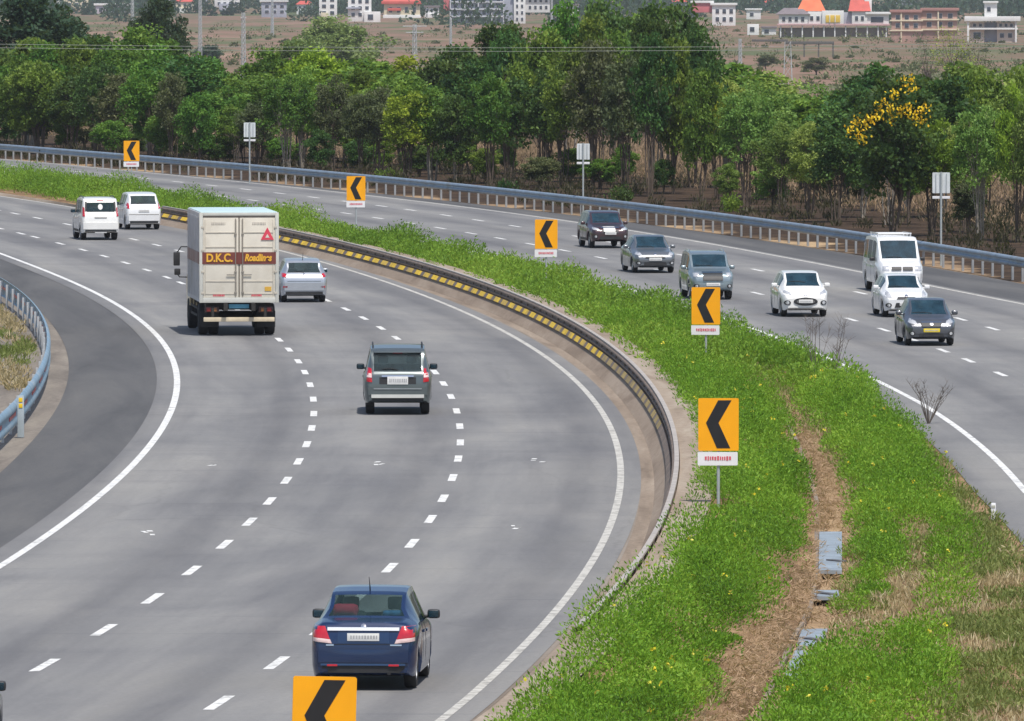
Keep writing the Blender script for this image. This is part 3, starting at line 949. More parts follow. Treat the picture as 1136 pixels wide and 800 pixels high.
# verge at the left guardrail: dry tufts behind the rail
ys_ = NR.uniform(262, 365, 900)
x_ = xLRL(ys_) - .5 - NR.uniform(0, 1, 900) ** 1.4 * 9
xy = np.stack([x_, ys_], 1); k = patch(xy, 6, 12)
for nm, s_, m_, lab in (('dry_grass', k < .15, M_DRYG, 'dry pale grass behind the curved guardrail at the left'), ('weeds', k > .45, M_OLIVE, 'patches of green weeds behind the curved guardrail at the left')):
    q = xy[s_]
    tag(link(nm, plants(nm, q, NR.uniform(.12, .5, len(q)), np.full(len(q), .35), 40, np.full(len(q), .2), z0=-.05, up=1.4, wide=.18), None, m_), lab, 'grass', kind='stuff')

# drain in the channel, with loose slabs
M_CONC = simple('drain_concrete', (.24, .20, .165), .85, 0, .25, 2.0, bump=.4, dirt=(.22, .16, .11))
dr = empty('drain_channel', (0, 0, 0))
tag(dr, 'narrow concrete drain running along the straw-covered channel', 'drain')
def lineseg(pts, w, h, name, mat):
    mb = MB(); g = ground(pts)
    for i in range(len(g) - 1):
        p, q = Vector((*g[i], 0)), Vector((*g[i + 1], 0)); d = (q - p)
        mb.box(((p + q) / 2).to_tuple()[:2] + (h / 2 - .03,), (w, d.length + .1, h), math.atan2(-d.x, d.y), .015)
    return mb.build(name, mat, dr)
lineseg([(872,470),(886,497),(898,530),(906,560),(906,592),(905,640),(898,680),(880,712),(862,752),(842,800)], .09, .12, 'drain_wall', M_CONC)
M_SLAB = simple('slab_blue_grey', (.28, .325, .37), .35, 0, .22, 2.2, dirt=(.22, .23, .24))
for i, (q, lab) in enumerate([([(908,635),(934,635),(934,592),(909,592)], 'long blue-grey slab over the drain, the farthest one'),
                 ([(903,664),(931,664),(930,657),(904,657)], 'thin pale sliver of slab over the drain between two bigger slabs'),
                 ([(883,719),(914,719),(918,700),(890,700)], 'broken blue-grey slab over the drain with a dark cracked end'),
                 ([(868,755),(893,755),(906,724),(882,724)], 'pale blue slab over the drain, nearest of the slabs and partly overgrown')]):
    g = ground(q, .08); c = g.mean(0)
    s = empty('drain_slab', (c[0], c[1], .05)); tag(s, lab, 'slab', 'slabs over the drain')
    mb = MB(); n = 4
    vs = [(x - c[0], y - c[1], 0) for x, y in g] + [(x - c[0], y - c[1], .07) for x, y in g]
    mb.add(vs, [(3, 2, 1, 0), (4, 5, 6, 7)] + [(k, (k + 1) % 4, 4 + (k + 1) % 4, 4 + k) for k in range(4)])
    mb.build('slab', M_SLAB, s)
    # the iron grips cast into the slab
    gm = MB()
    dy = g[:, 1].max() - c[1]
    for t in ([-.55] if dy > 3 else [-.3]):
        gm.box((0, t * dy, .08), (.16, .5, .03), .5, .01)
    gm.build('grip', simple('grip_dark', (.13, .13, .14), .6, .3), s)

# leafless twiggy shrubs at the road edge
def bare_shrub(u, v, H, seed, label, spread=.5, n=16):
    p = P(u, v); rr = random.Random(seed)
    s = empty('bare_shrub', p); tag(s, label, 'shrub')
    mb = MB()
    for i in range(n):
        a = rr.uniform(0, 6.28); l = H * rr.uniform(.5, 1.0); k = rr.uniform(.15, 1) * spread
        e = Vector((math.cos(a) * k * l + .25 * l, math.sin(a) * k * l, l))
        m = e * .5 + Vector((rr.uniform(-.08, .08), rr.uniform(-.08, .08), .05))
        mb.path([(0, 0, -.05), m, e], [.011, .007, .003], 5)
        for j in range(9):
            t = rr.uniform(.35, .95); q = m.lerp(e, t)
            mb.path([q, q + Vector((rr.uniform(-.3, .3), rr.uniform(-.3, .3), rr.uniform(.1, .35))) * H * .45], [.005, .002], 4)
    mb.build('stem', simple('twig_bark', (.12, .10, .085), .85, 0, .2, 5.0), s)
bare_shrub(905, 424, 1.9, 3, 'leafless twiggy shrub reaching over the lanes below the white hatchback', .7, 9)
bare_shrub(1030, 470, 1.1, 5, 'low leafless shrub beside the white edge line at the right', .9)
bare_shrub(925, 420, 1.7, 9, 'thin leafless sapling leaning towards the dark grey sedan', .35, 7)

# ------------------------------------------------------------------ trees
M_BARK = simple('bark', (.125, .095, .072), .9, 0, .35, 2.5, bump=.5)
M_BARKP = simple('pale_bark', (.30, .265, .22), .9, 0, .25, 2.5, bump=.4)
TREE_LEAF = {
    'dark': leaf_mat('leaves_dark', (.014, .042, .012), (.050, .115, .026), (.130, .230, .050), .30),
    'mid': leaf_mat('leaves_mid', (.030, .080, .012), (.115, .230, .034), (.26, .40, .065), .38),
    'light': leaf_mat('leaves_light', (.060, .115, .022), (.185, .295, .062), (.36, .48, .12), .42),
    'yellow': leaf_mat('leaves_yellowgreen', (.070, .120, .012), (.21, .30, .028), (.40, .48, .05), .40),
    'olive': leaf_mat('leaves_olive', (.060, .078, .034), (.110, .132, .058), (.18, .20, .095), .28),
    'pale': leaf_mat('leaves_pale', (.085, .14, .040), (.15, .235, .070), (.24, .33, .12), .35),
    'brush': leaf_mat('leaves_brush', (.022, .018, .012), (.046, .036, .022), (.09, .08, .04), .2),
    'blue': leaf_mat('leaves_far_dark', (.018, .044, .026), (.034, .074, .038), (.058, .110, .052), .2),
}

def tree_proto(seed, H, Rc, basef, nst, ncl, nlf, lsz, flat=.7, cr_=.75, bark=None, trunk=.09):
    rr = random.Random(seed); g = np.random.default_rng(seed)
    cz = H * (1 + basef) / 2; hz = H * (1 - basef) / 2
    cl_ = []
    while len(cl_) < ncl:
        d = g.normal(size=3); d /= np.linalg.norm(d)
        if d[2] < -.75: continue
        r = g.uniform(.35, 1) ** .6 * .86
        c = np.array([d[0] * Rc * r, d[1] * Rc * r, cz + d[2] * hz * r])
        # uneven outline: some sides grow out, others stay behind
        k = 1 + .22 * math.sin(3 * math.atan2(d[1], d[0]) + seed) + .15 * math.sin(5 * d[2] + seed)
        c[0] *= k; c[1] *= k
        cl_.append(c)
    mb = MB()
    stems = []
    for i in range(nst):
        a = rr.uniform(0, 6.28); o = rr.uniform(.03, .32) if nst > 1 else 0
        b0 = Vector((math.cos(a) * o, math.sin(a) * o, -.3))
        topz = H * (basef + rr.uniform(.12, .3))
        e = Vector((math.cos(a) * (o + Rc * .28 * rr.random()), math.sin(a) * (o + Rc * .28 * rr.random()), topz))
        m = b0.lerp(e, .5) + Vector((rr.uniform(-.16, .16), rr.uniform(-.16, .16), 0))
        t = trunk * rr.uniform(.7, 1.2)
        mb.path([b0, b0.lerp(m, .5), m, m.lerp(e, .6), e], [t * 1.15, t, t * .88, t * .72, t * .5], 7)
        stems.append((m, e, t))
    for i, c in enumerate(cl_):
        if i % 2 and ncl > 30: continue
        m, e, t = stems[i % nst]
        s = m.lerp(e, rr.uniform(.3, 1.0)); c = Vector(c)
        md = s.lerp(c, .5) + Vector((rr.uniform(-.2, .2), rr.uniform(-.2, .2), rr.uniform(-.05, .3)))
        mb.path([s, md, c], [t * .42, t * .24, .012], 5)
    tr = mb.mesh('trunk', 60)
    cl_ = np.array(cl_)
    n = ncl * nlf
    idx = np.repeat(np.arange(ncl), nlf)
    d = g.normal(size=(n, 3)); d /= np.linalg.norm(d, axis=1)[:, None]
    q = g.uniform(0, 1, n) ** .45
    cs = (g.uniform(.6, 1.25, ncl) * cr_)[idx]
    pos = cl_[idx] + d * (cs * q)[:, None] * np.array([1.15, 1.15, flat])
    ax = d * np.array([1, 1, .25]) + g.normal(size=(n, 3)) * .6
    ax /= np.linalg.norm(ax, axis=1)[:, None]
    L = lsz * g.uniform(.65, 1.4, n)
    rnd = np.clip(g.uniform(0, 1, ncl)[idx] * .5 + g.uniform(0, 1, n) * .5, 0, 1)
    cr2_ = leaf_mesh('crown', pos, ax, L, L * .58, rnd)
    return dict(trunk=tr, crown=cr2_, H=H, R=Rc)

PROTO = {
    'dense': [tree_proto(s, 8, 3.4, .17, 4, 92, 120, .27, .7, .80) for s in (1, 2, 3)],
    'slender': [tree_proto(s, 7, 2.0, .20, 7, 66, 92, .21, .8, .55, trunk=.062) for s in (11, 12, 13, 14)],
    'feathery': [tree_proto(s, 7, 2.5, .24, 7, 84, 84, .20, .65, .60, trunk=.062) for s in (21, 22, 23)],
    'bushy': [tree_proto(s, 8, 2.5, .09, 4, 76, 120, .27, .8, .72) for s in (31, 32)],
    'bare': [tree_proto(s, 8, 1.9, .30, 4, 60, 14, .16, .9, .8, trunk=.09) for s in (41, 42)],
}
for ps in PROTO.values():
    for p_ in ps:
        p_['trunk'].materials.append(M_BARK); p_['crown'].materials.append(TREE_LEAF['mid'])

def tree(kind, k, base, H, width, leaf, label, group, rz=0, bark=None):
    pr = PROTO[kind][k % len(PROTO[kind])]
    t = empty('tree', base, rz); tag(t, label, 'tree', group)
    sx = width / 2 / pr['R'] / 1.12; sz = H / pr['H'] / 1.03
    t.scale = (sx, sx, sz)
    for nm in ('trunk', 'crown'):
        o = bpy.data.objects.new(nm, pr[nm]); COL.objects.link(o); o.parent = t
        o.material_slots[0].link = 'OBJECT'
        o.material_slots[0].material = (bark or M_BARK) if nm == 'trunk' else TREE_LEAF[leaf]
    return t

ORD = ['first','second','third','fourth','fifth','sixth','seventh','eighth','ninth','tenth','eleventh','twelfth','thirteenth','fourteenth','fifteenth','sixteenth','seventeenth','eighteenth','nineteenth','twentieth']
ORD += ['twenty-' + a for a in ORD[:9]] + ['thirtieth'] + ['thirty-' + a for a in ORD[:9]] + ['fortieth'] + ['forty-' + a for a in ORD[:9]]
WORD = {'dark': 'dark green', 'mid': 'mid green', 'light': 'light green', 'yellow': 'yellowish green', 'olive': 'greyish olive', 'blue': 'bluish dark'}
KW = {'dense': 'wide dense', 'slender': 'slim many-stemmed', 'feathery': 'feathery thin-leaved', 'bushy': 'bushy', 'bare': 'nearly leafless'}
CONT = [(-60,34),(0,34),(60,28),(100,22),(130,18),(200,22),(235,60),(270,78),(290,48),(330,36),(400,52),(440,56),(470,46),(520,38),(555,8),(600,-8),(660,-14),(740,-14),(772,0),(790,48),(830,58),(870,78),(905,84),(940,66),(980,62),(1030,60),(1060,50),(1100,48),(1200,44)]
RBASE = [(-60,172),(0,178),(134,188),(380,211),(580,229),(756,247),(923,271),(1136,305),(1200,315)]
itp = lambda tab, u: float(np.interp(u, [a for a, b in tab], [b for a, b in tab]))

def kindat(u, row, rr):
    if row == 'front':
        if u < 120: return rr.choice([('bushy', 'mid'), ('bushy', 'dark'), ('slender', 'dark')])
        if u < 235: return rr.choice([('bushy', 'mid'), ('bushy', 'dark'), ('slender', 'olive')])
        if u < 345: return rr.choice([('slender', 'olive'), ('slender', 'mid'), ('feathery', 'mid')])
        if u < 480: return rr.choice([('slender', 'yellow'), ('slender', 'mid'), ('feathery', 'olive')])
        if u < 640: return rr.choice([('slender', 'dark'), ('slender', 'mid'), ('bushy', 'dark')])
        if u < 700: return rr.choice([('bare', 'olive'), ('slender', 'olive')])
        if u < 790: return rr.choice([('slender', 'dark'), ('bushy', 'mid')])
        if u < 925: return rr.choice([('feathery', 'light'), ('feathery', 'yellow'), ('slender', 'light')])
        if u < 1010: return rr.choice([('slender', 'dark'), ('bushy', 'dark')])
        return rr.choice([('feathery', 'light'), ('slender', 'light'), ('feathery', 'yellow')])
    if u < 240: return rr.choice([('dense', 'mid'), ('dense', 'mid'), ('bushy', 'dark')])
    if u < 345: return ('dense', 'mid') if row == 'back' else ('feathery', 'mid')
    if u < 480: return rr.choice([('dense', 'yellow'), ('bushy', 'mid')])
    if u < 790: return rr.choice([('dense', 'dark'), ('dense', 'mid'), ('dense', 'dark')])
    if u < 925: return rr.choice([('feathery', 'light'), ('bushy', 'mid')])
    if u < 1050: return rr.choice([('dense', 'dark'), ('bushy', 'dark')])
    return rr.choice([('bushy', 'light'), ('dense', 'mid')])

def put_tree(u, vb, vt, wpx, kind, leaf, label, group, k, bark=None):
    b = T(u, vb)
    H = CAMH - (vt - YH) * b.y / FPX - b.z
    return tree(kind, k, b, H, wpx * b.y / FPX, leaf, label, group, R.uniform(0, 6.28), bark)

rr = random.Random(5)
NAMEROW = {'front': ('front row of roadside trees', 'front row of roadside trees'), 'mid': ('second row of roadside trees', 'second row of roadside trees'), 'back': ('rear row of roadside trees', 'rear row of roadside trees')}
for row, u0, step, off, drop, wpx in (('back', -10, 58, 60, (0, 7), (105, 150)), ('mid', -28, 40, 42, (10, 34), (85, 120)), ('front', -8, 29, 28, (26, 64), (50, 84))):
    u = u0; i = 0
    while u < 1160:
        uu = u + rr.uniform(-.28, .28) * step
        rb = itp(RBASE, uu); sc_ = (rb + 40) / 300
        vb = rb - (off + rr.uniform(-6, 6)) * sc_ * float(np.interp(uu, [0, 350, 700, 1136], [.42, .62, .95, 1.1]))
        kd, lf = kindat(uu, row, rr)
        vt = itp(CONT, uu) + rr.uniform(*drop) * (.55 + .45 * (itp(RBASE, uu) - itp(CONT, uu)) / 180)
        w = rr.uniform(*wpx) * (.75 + .25 * (rb + 40) / 260)
        if kd == 'bare': vt = 62; w = 70
        lab = f"{KW[kd]} {WORD[lf]} tree, {ORD[i]} from the left in the {NAMEROW[row][0].split(' of ')[0]}"
        put_tree(uu, vb, vt, w, kd, lf, lab, NAMEROW[row][1], i, M_BARKP if kd == 'bare' or rr.random() < .15 else None)
        u += step; i += 1
# the flowering tree
ft = put_tree(988, 264, 66, 112, 'bushy', 'dark', 'dark tree with clusters of orange-yellow flowers behind the white van', 'flowering tree', 1)
pr = PROTO['bushy'][1]
g = np.random.default_rng(77)
cc = np.array([(-1.9, -2.4, 5.4), (-1.5, -2.6, 5.2), (-1.2, -2.5, 5.5), (-.5, -2.4, 6.2), (-.2, -2.6, 6.0), (.1, -2.3, 6.7), (.4, -2.5, 5.9), (.9, -2.2, 7.3), (1.0, -2.4, 6.9), (1.2, -2.6, 5.7), (1.5, -2.5, 5.4), (-1.7, -2.6, 4.6), (.75, -2.6, 6.0), (-.9, -2.5, 5.7), (-2.1, -2.5, 5.0), (1.7, -2.4, 6.0), (-.1, -2.6, 5.5)])
idx = np.repeat(np.arange(len(cc)), 30)
pos = cc[idx] + g.normal(size=(len(idx), 3)) * np.array([.22, .2, .15])
ax = g.normal(size=(len(idx), 3)); ax /= np.linalg.norm(ax, axis=1)[:, None]
link('blossom', leaf_mesh('blossom', pos, ax, np.full(len(idx), .17), np.full(len(idx), .13), g.uniform(0, 1, len(idx))), ft,
     leaf_mat('orange_blossom', (.70, .40, .01), (.82, .56, .015), (.88, .68, .04), .2, 0))
ft.rotation_euler[2] = 0
# trees standing farther out
for (u, vb, vt, w, kd, lf, lab) in [
    (28, 150, -22, 160, 'dense', 'blue', 'big bluish dark tree towering beyond the left end of the tree row'),
    (66, 148, 0, 90, 'dense', 'blue', 'bluish dark tree at the right shoulder of the big far left tree'),
    (178, 118, -12, 84, 'dense', 'blue', 'far dark tree between the two left lattice masts'),
    (372, 118, 12, 128, 'dense', 'pale', 'pale green hazy tree rising behind the yellowish trees'),
    (326, 122, 34, 76, 'bushy', 'pale', 'pale olive tree beside the hazy pale green tree'),
    (1058, 128, 22, 60, 'bare', 'yellow', 'thin yellowish tree standing before the pink unfinished building'),
    (1085, 126, 34, 50, 'bare', 'olive', 'thin bare tree standing before the flat-roofed white house'),
    (1030, 126, 36, 46, 'bare', 'olive', 'dry spindly tree left of the thin yellowish tree'),
    (905, 84, 62, 34, 'bushy', 'olive', 'low scrubby tree in the far field below the red-roofed villa'),
    (850, 78, 58, 26, 'bushy', 'olive', 'small scrubby tree in the far field left of the lattice mast'),
    (710, 150, 10, 120, 'dense', 'mid', 'round mid green tree behind the middle of the tree row'),
    (232, 76, 46, 36, 'bushy', 'blue', 'dark scrubby tree in the far field beside the tall lattice mast'),
]:
    put_tree(u, vb, vt, w, kd, lf, lab, 'trees in the fields beyond', int(u))

# leafy saplings filling the gaps between the trunks
u, i = 4, 0
while u < 1140:
    rb = itp(RBASE, u); sc_ = (rb + 40) / 300
    vb = rb - rr.uniform(22, 46) * sc_ * float(np.interp(u, [0, 350, 700, 1136], [.42, .62, .95, 1.1]))
    lf = rr.choice(['dark', 'mid', 'olive']) if u < 700 else rr.choice(['dark', 'mid', 'light', 'olive'])
    put_tree(u, vb, vb - rr.uniform(38, 72) * (.7 + .3 * sc_), rr.uniform(30, 54), 'bushy', lf, f"low {WORD[lf]} sapling, {ORD[i]} from the left under the roadside trees", 'saplings under the roadside trees', i)
    u += rr.uniform(22, 48) if u < 700 else rr.uniform(40, 75); i += 1

# low shrubs under the trees
def bush(u, v, w, h, lf, label, cat='bush', nm='bush'):
    b = T(u, v); s = b.y / FPX
    n = 10; g = np.random.default_rng(int(u))
    xy = g.normal(size=(n, 2)) * .28 * w * s
    me = plants('foliage', xy, g.uniform(.6, 1.0, n) * h * s, np.full(n, .34 * w * s), 70, np.full(n, .16))
    o = empty(nm, b); tag(o, label, cat, 'low shrubs by the roads')
    link('foliage', me, o, TREE_LEAF[lf])
bush(690, 226, 26, 24, 'dark', 'dark green bush under the trees right of the middle white board')
bush(815, 236, 22, 26, 'mid', 'green bush under the light green trees above the white hatchback')
bush(560, 214, 20, 18, 'dark', 'dark bush under the trees left of the middle white board')
bush(430, 200, 18, 16, 'mid', 'small green bush under the yellowish trees')
b = T(118, 226)
bush(122, 226, 46, 26, 'yellow', 'yellow-green shrub in the median behind the two white cars')

# thicket of dry stems and dark brush between the trunks
n = 620
u_ = NR.uniform(-20, 1156, n); f_ = NR.uniform(.15, 1.9, n)
pp = []
for a, f in zip(u_, f_):
    rb = itp(RBASE, a); vb = rb - 28 * f * (rb + 40) / 300 * float(np.interp(a, [0, 350, 700, 1136], [.42, .62, .95, 1.1]))
    b = P(a, vb, -.06); pp.append((b.x, b.y))
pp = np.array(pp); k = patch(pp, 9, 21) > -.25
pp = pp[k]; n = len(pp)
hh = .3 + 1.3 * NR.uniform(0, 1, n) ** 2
zz = terr(pp[:, 0], pp[:, 1])
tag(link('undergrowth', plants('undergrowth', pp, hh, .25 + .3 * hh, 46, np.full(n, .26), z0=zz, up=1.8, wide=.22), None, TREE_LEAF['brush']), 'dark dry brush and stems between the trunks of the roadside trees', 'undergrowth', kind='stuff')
# standing dry grass beyond the trees
n = 5200
u_ = NR.uniform(-20, 1156, n); v_ = NR.uniform(0, 1, n)
pp = []
for a, f in zip(u_, v_):
    rb = itp(RBASE, a); b = P(a, lerp_(rb - 40 * (rb + 40) / 300, 128, f ** .8), -.06); pp.append((b.x, b.y))
pp = np.array(pp)
tag(link('dry_grass', plants('dry_grass', pp, NR.uniform(.3, 1.0, n), np.full(n, .8), 44, np.full(n, .26), z0=terr(pp[:, 0], pp[:, 1]) - .05, up=1.8, wide=.12), None, M_DRYT), 'tall tan dry grass standing beyond the trunks of the roadside trees', 'grass', kind='stuff')
# ------------------------------------------------------------------ vehicles
M_TYRE = simple('tyre_rubber', (.022, .022, .023), .8, 0, .2, 6.0)
M_RIM = simple('alloy_rim', (.45, .46, .47), .35, .8, .1, 6.0)
M_STEELRIM = simple('dark_rim', (.10, .10, .105), .5, .5, .15, 6.0)
M_PLAST = simple('black_plastic', (.025, .025, .027), .55, 0, .2, 6.0)
M_UNDER = simple('underbody_black', (.012, .012, .012), .9, 0, .2, 4.0)
M_CHROME = simple('chrome', (.75, .76, .78), .12, 1.0, .03, 4.0)
M_TAIL = simple('tail_light_red', (.50, .010, .025), .12, 0, .15, 9.0, .9)
M_LENS = simple('clear_lens', (.62, .63, .65), .08, .3, .15, 14.0, .9)
M_PINK = simple('pale_lens', (.78, .58, .56), .12, 0, .10, 9.0, .9)
M_AMBER = simple('amber_lens', (.8, .25, .02), .15, 0, .1, 9.0, .9)
M_PLATE = simple('number_plate_white', (.74, .74, .72), .45, 0, .05, 9.0)
M_PLATEY = simple('number_plate_yellow', (.82, .62, .01), .45, 0, .05, 9.0)
M_DIGIT = simple('plate_digit', (.42, .42, .43), .6, 0, .1, 9.0)
M_GLASS = glass('car_glass', (.022, .045, .052), .30)
M_GLASSC = glass('car_glass_clear', (.03, .055, .055), .52)
M_GLASSB = glass('car_glass_blue', (.018, .05, .075), .18)
M_SEAT = simple('seat_fabric', (.07, .065, .06), .85, 0, .25, 5.0)
M_SEATB = simple('seat_fabric_beige', (.40, .36, .28), .85, 0, .2, 5.0)
M_SEAM = simple('panel_gap', (.01, .01, .011), .9, 0, .1, 4.0)

def lerp(a, b, t): return a + (b - a) * t
def cur(tab, y):
    return float(np.interp(y, [a for a, b in tab], [b for a, b in tab]))

class Car:
    """body lofted from a roof profile, a belt line and a plan outline; y runs from tail (0) to nose (L)"""
    def __init__(s, name, label, cat, spec):
        s.sp = spec; s.L, s.W = spec['L'], spec['W']
        s.root = empty(name, (0, 0, 0)); tag(s.root, label, cat, spec.get('group'))
        L, W = s.L, s.W
        prof, belt = spec['prof'], spec['belt']
        plan = spec.get('plan') or [(0, .84), (.06, .91), (.18, .965), (.5, .995), (1.1, 1), (L - 1.1, 1), (L - .55, .975), (L - .22, .91), (L - .07, .82), (L, .74)]
        rw = spec.get('roofw', .72); sill = spec.get('sill', .24); wr = spec['wr']; arch = wr + .06
        ys = {0.0, L}
        for t in (prof, belt, plan): ys |= {round(a, 3) for a, b in t}
        for a, b in spec['side_win']: ys |= {a, b}
        for a, b in (spec['rear_win'], spec['front_win']): ys |= {a, b}
        for wy in spec['wy']:
            for k in range(-6, 7): ys.add(round(wy + arch * math.sin(k * math.pi / 12), 3))
            ys |= {round(wy - arch - .01, 3), round(wy + arch + .01, 3)}
        y = 0
        while y < L: ys.add(round(y, 3)); y += .18
        ys = sorted(q for q in ys if 0 <= q <= L)
        st = [ys[0]]
        keep = {spec['rear_win'][0], spec['rear_win'][1], spec['front_win'][0], spec['front_win'][1], L} | {a for a, b in prof} | {q for w in spec['side_win'] for q in w}
        for q in ys[1:]:
            if q - st[-1] > .018 or q in keep:
                if q - st[-1] < .012 and st[-1] not in keep: st[-1] = q
                else: st.append(q)
        s.st = st
        rings = []
        for y in st:
            zt, zb0, hw = cur(prof, y), cur(belt, y), cur(plan, y) * W / 2
            zb = min(zb0, zt - .015)
            k = max(0, min(1, (zt - zb0) / .3)); k = k * k * (3 - 2 * k)
            rwx = hw * lerp(.84, rw, k)
            zs = sill + max(0, .10 - y) * .6 + max(0, y - (L - .15)) * .5
            zf = zs
            for wy in spec['wy']:
                d = abs(y - wy)
                if d < arch: zs = max(zs, wr + math.sqrt(arch * arch - d * d) * 1.0)
            zs = min(zs, zb - .08)
            p5 = (hw * .955, zb); p8 = (rwx, zb + (zt - zb) * lerp(.8, .955, k))
            rt = spec.get('tumble', .0)
            def on(t): return (lerp(p5[0], p8[0], t) + rt * math.sin(math.pi * t) * k, lerp(p5[1], p8[1], t))
            ring = [(hw * .80, zf + .02 if zs - zf < .02 else zs - .01), (hw * .955, zs), (hw * .99, zs + .22 * (zb - zs)), (hw, zs + .58 * (zb - zs)),
                    (hw * .99, zs + .86 * (zb - zs)), p5, on(.07), on(.86), p8,
                    (max(rwx - .07, rwx * .9), lerp(p8[1], zt, .6)), (rwx * .5, lerp(p8[1], zt, .93)), (0, zt)]
            rings.append(ring)
        J = len(rings[0]); vs = []; idx = {}
        for i, y in enumerate(st):
            for j, (x, z) in enumerate(rings[i]):
                idx[i, j, 1] = len(vs); vs.append((x, y, z))
                if x > 0: idx[i, j, -1] = len(vs); vs.append((-x, y, z))
                else: idx[i, j, -1] = idx[i, j, 1]
        body, wins = [], {'rear': [], 'front': [], 'side': {}}
        inr = lambda y0, y1, w: y0 >= w[0] - 1e-4 and y1 <= w[1] + 1e-4
        allf = []
        for i in range(len(st) - 1):
            for sd in (1, -1):
                for j in range(J - 1):
                    f = [idx[i, j, sd], idx[i + 1, j, sd], idx[i + 1, j + 1, sd], idx[i, j + 1, sd]]
                    if sd < 0: f = f[::-1]
                    allf.append(f)
                    y0, y1 = st[i], st[i + 1]
                    if j >= 9 and inr(y0, y1, spec['rear_win']): wins['rear'].append(f)
                    elif j >= 9 and inr(y0, y1, spec['front_win']): wins['front'].append(f)
                    elif j == 6 and any(inr(y0, y1, w) for w in spec['side_win']):
                        n = [q for q, w in enumerate(spec['side_win']) if inr(y0, y1, w)][0]
                        wins['side'].setdefault((n, sd), []).append(f)
                    else: body.append(f)
            f = [idx[i, 0, -1], idx[i + 1, 0, -1], idx[i + 1, 0, 1], idx[i, 0, 1]]
            body.append(f)
        for i, fl in ((0, False), (len(st) - 1, True)):
            for j in range(J - 1):
                q = [idx[i, j, 1], idx[i, j + 1, 1], idx[i, j + 1, -1], idx[i, j, -1]]
                q = [a for n, a in enumerate(q) if a not in q[:n]]
                if fl: q = q[::-1]
                body.append(q); allf.append(q)
        s.bvh = BVHTree.FromPolygons([Vector(v) for v in vs], allf)
        def sub(fs, name, mat, smooth=38):
            used = sorted({a for f in fs for a in f}); mp = {a: n for n, a in enumerate(used)}
            return link(name, mesh_from(name, [vs[a] for a in used], [[mp[a] for a in f] for f in fs], smooth), s.root, mat)
        s.body = sub(body, 'body', spec['paint'])
        gl = spec.get('glass', M_GLASS)
        if wins['rear']: sub(wins['rear'], 'rear_window', gl)
        if wins['front']: sub(wins['front'], 'windscreen', gl)
        for fs in wins['side'].values(): sub(fs, 'side_window', gl)
        # underside and wheel wells
        MB().box((0, L / 2, sill + .12), (W * .70, L * .86, .26), 0, .05).build('underbody', M_UNDER, s.root)
        s.wheels()
        s.seats()
        for mx in (1, -1): s.mirror(mx)

    def wheels(s):
        sp = s.sp; r = sp['wr']; w = sp.get('tw', .19)
        t = MB().lathe_x([(-w / 2, r * .62), (-w / 2, r * .90), (-w / 2 + .025, r * .98), (0, r), (w / 2 - .025, r * .98), (w / 2, r * .90), (w / 2, r * .62)], 28)
        tm = t.mesh('wheel', 40); tm.materials.append(M_TYRE)
        m = MB().lathe_x([(w * .30, r * .02), (w * .30, r * .14), (w * .22, r * .18), (w * .16, r * .54), (w * .44, r * .60), (w * .46, r * .66), (w * .2, r * .66)], 28)
        for k in range(5):
            a = k * 2 * math.pi / 5
            q = MB().box((w * .32, 0, r * .36), (w * .16, r * .16, r * .56), 0, .012)
            rot = Matrix.Rotation(a, 3, 'X'); m.add([rot @ v for v in q.v], q.f)
        rm = m.mesh('rim', 40); rm.materials.append(sp.get('rim', M_RIM))
        for wy in sp['wy']:
            for sd in (1, -1):
                o = bpy.data.objects.new('wheel', tm); COL.objects.link(o); o.parent = s.root
                o.location = (sd * (s.W / 2 - w / 2 - .06), wy, r)
                if sd < 0: o.rotation_euler[2] = math.pi
                q = bpy.data.objects.new('rim', rm); COL.objects.link(q); q.parent = o

    def seats(s):
        sp = s.sp; bz = cur(sp['belt'], s.L / 2)
        mat = sp.get('seat', M_SEAT)
        yf = sp['front_win'][0] - .55
        yr = max(sp['rear_win'][1] + .25, .7)
        for sd in (1, -1):
            mb = MB().box((sd * s.W * .21, yf, bz - .15), (.46, .16, .62), 0, .06).box((sd * s.W * .21, yf - .01, bz + .28), (.26, .10, .20), 0, .045)
            mb.tube((sd * s.W * .21 - .06, yf, bz + .1), (sd * s.W * .21 - .06, yf, bz + .24), .01).tube((sd * s.W * .21 + .06, yf, bz + .1), (sd * s.W * .21 + .06, yf, bz + .24), .01)
            mb.build('seat', mat, s.root)
        mb = MB().box((0, yr, bz - .18), (s.W * .72, .18, .50), 0, .06)
        for x in (-.38, .38): mb.box((x, yr - .01, bz + .12), (.26, .10, .15), 0, .04)
        mb.build('seat', mat, s.root)
        q = MB().box((0, s.sp['front_win'][1] - .28, bz - .06), (s.W * .74, .4, .14), 0, .05)
        q.build('dashboard', M_PLAST, s.root)

    def mirror(s, sd):
        sp = s.sp; y = sp['front_win'][1] - .62 if 'my' not in sp else sp['my']; z = cur(sp['belt'], y) + .10
        x = s.W / 2 * .96
        mb = MB().box((sd * (x + .10), y, z), (.20, .11, .145), 0, .045).box((sd * (x + .0), y + .01, z - .04), (.12, .06, .05), 0, .02)
        o = mb.build('mirror', sp.get('mirror', sp['paint']), s.root, 60)
        MB().box((sd * (x + .10), y - .060, z), (.155, .008, .105), 0, .003).build('mirror_glass', M_GLASSB, o)

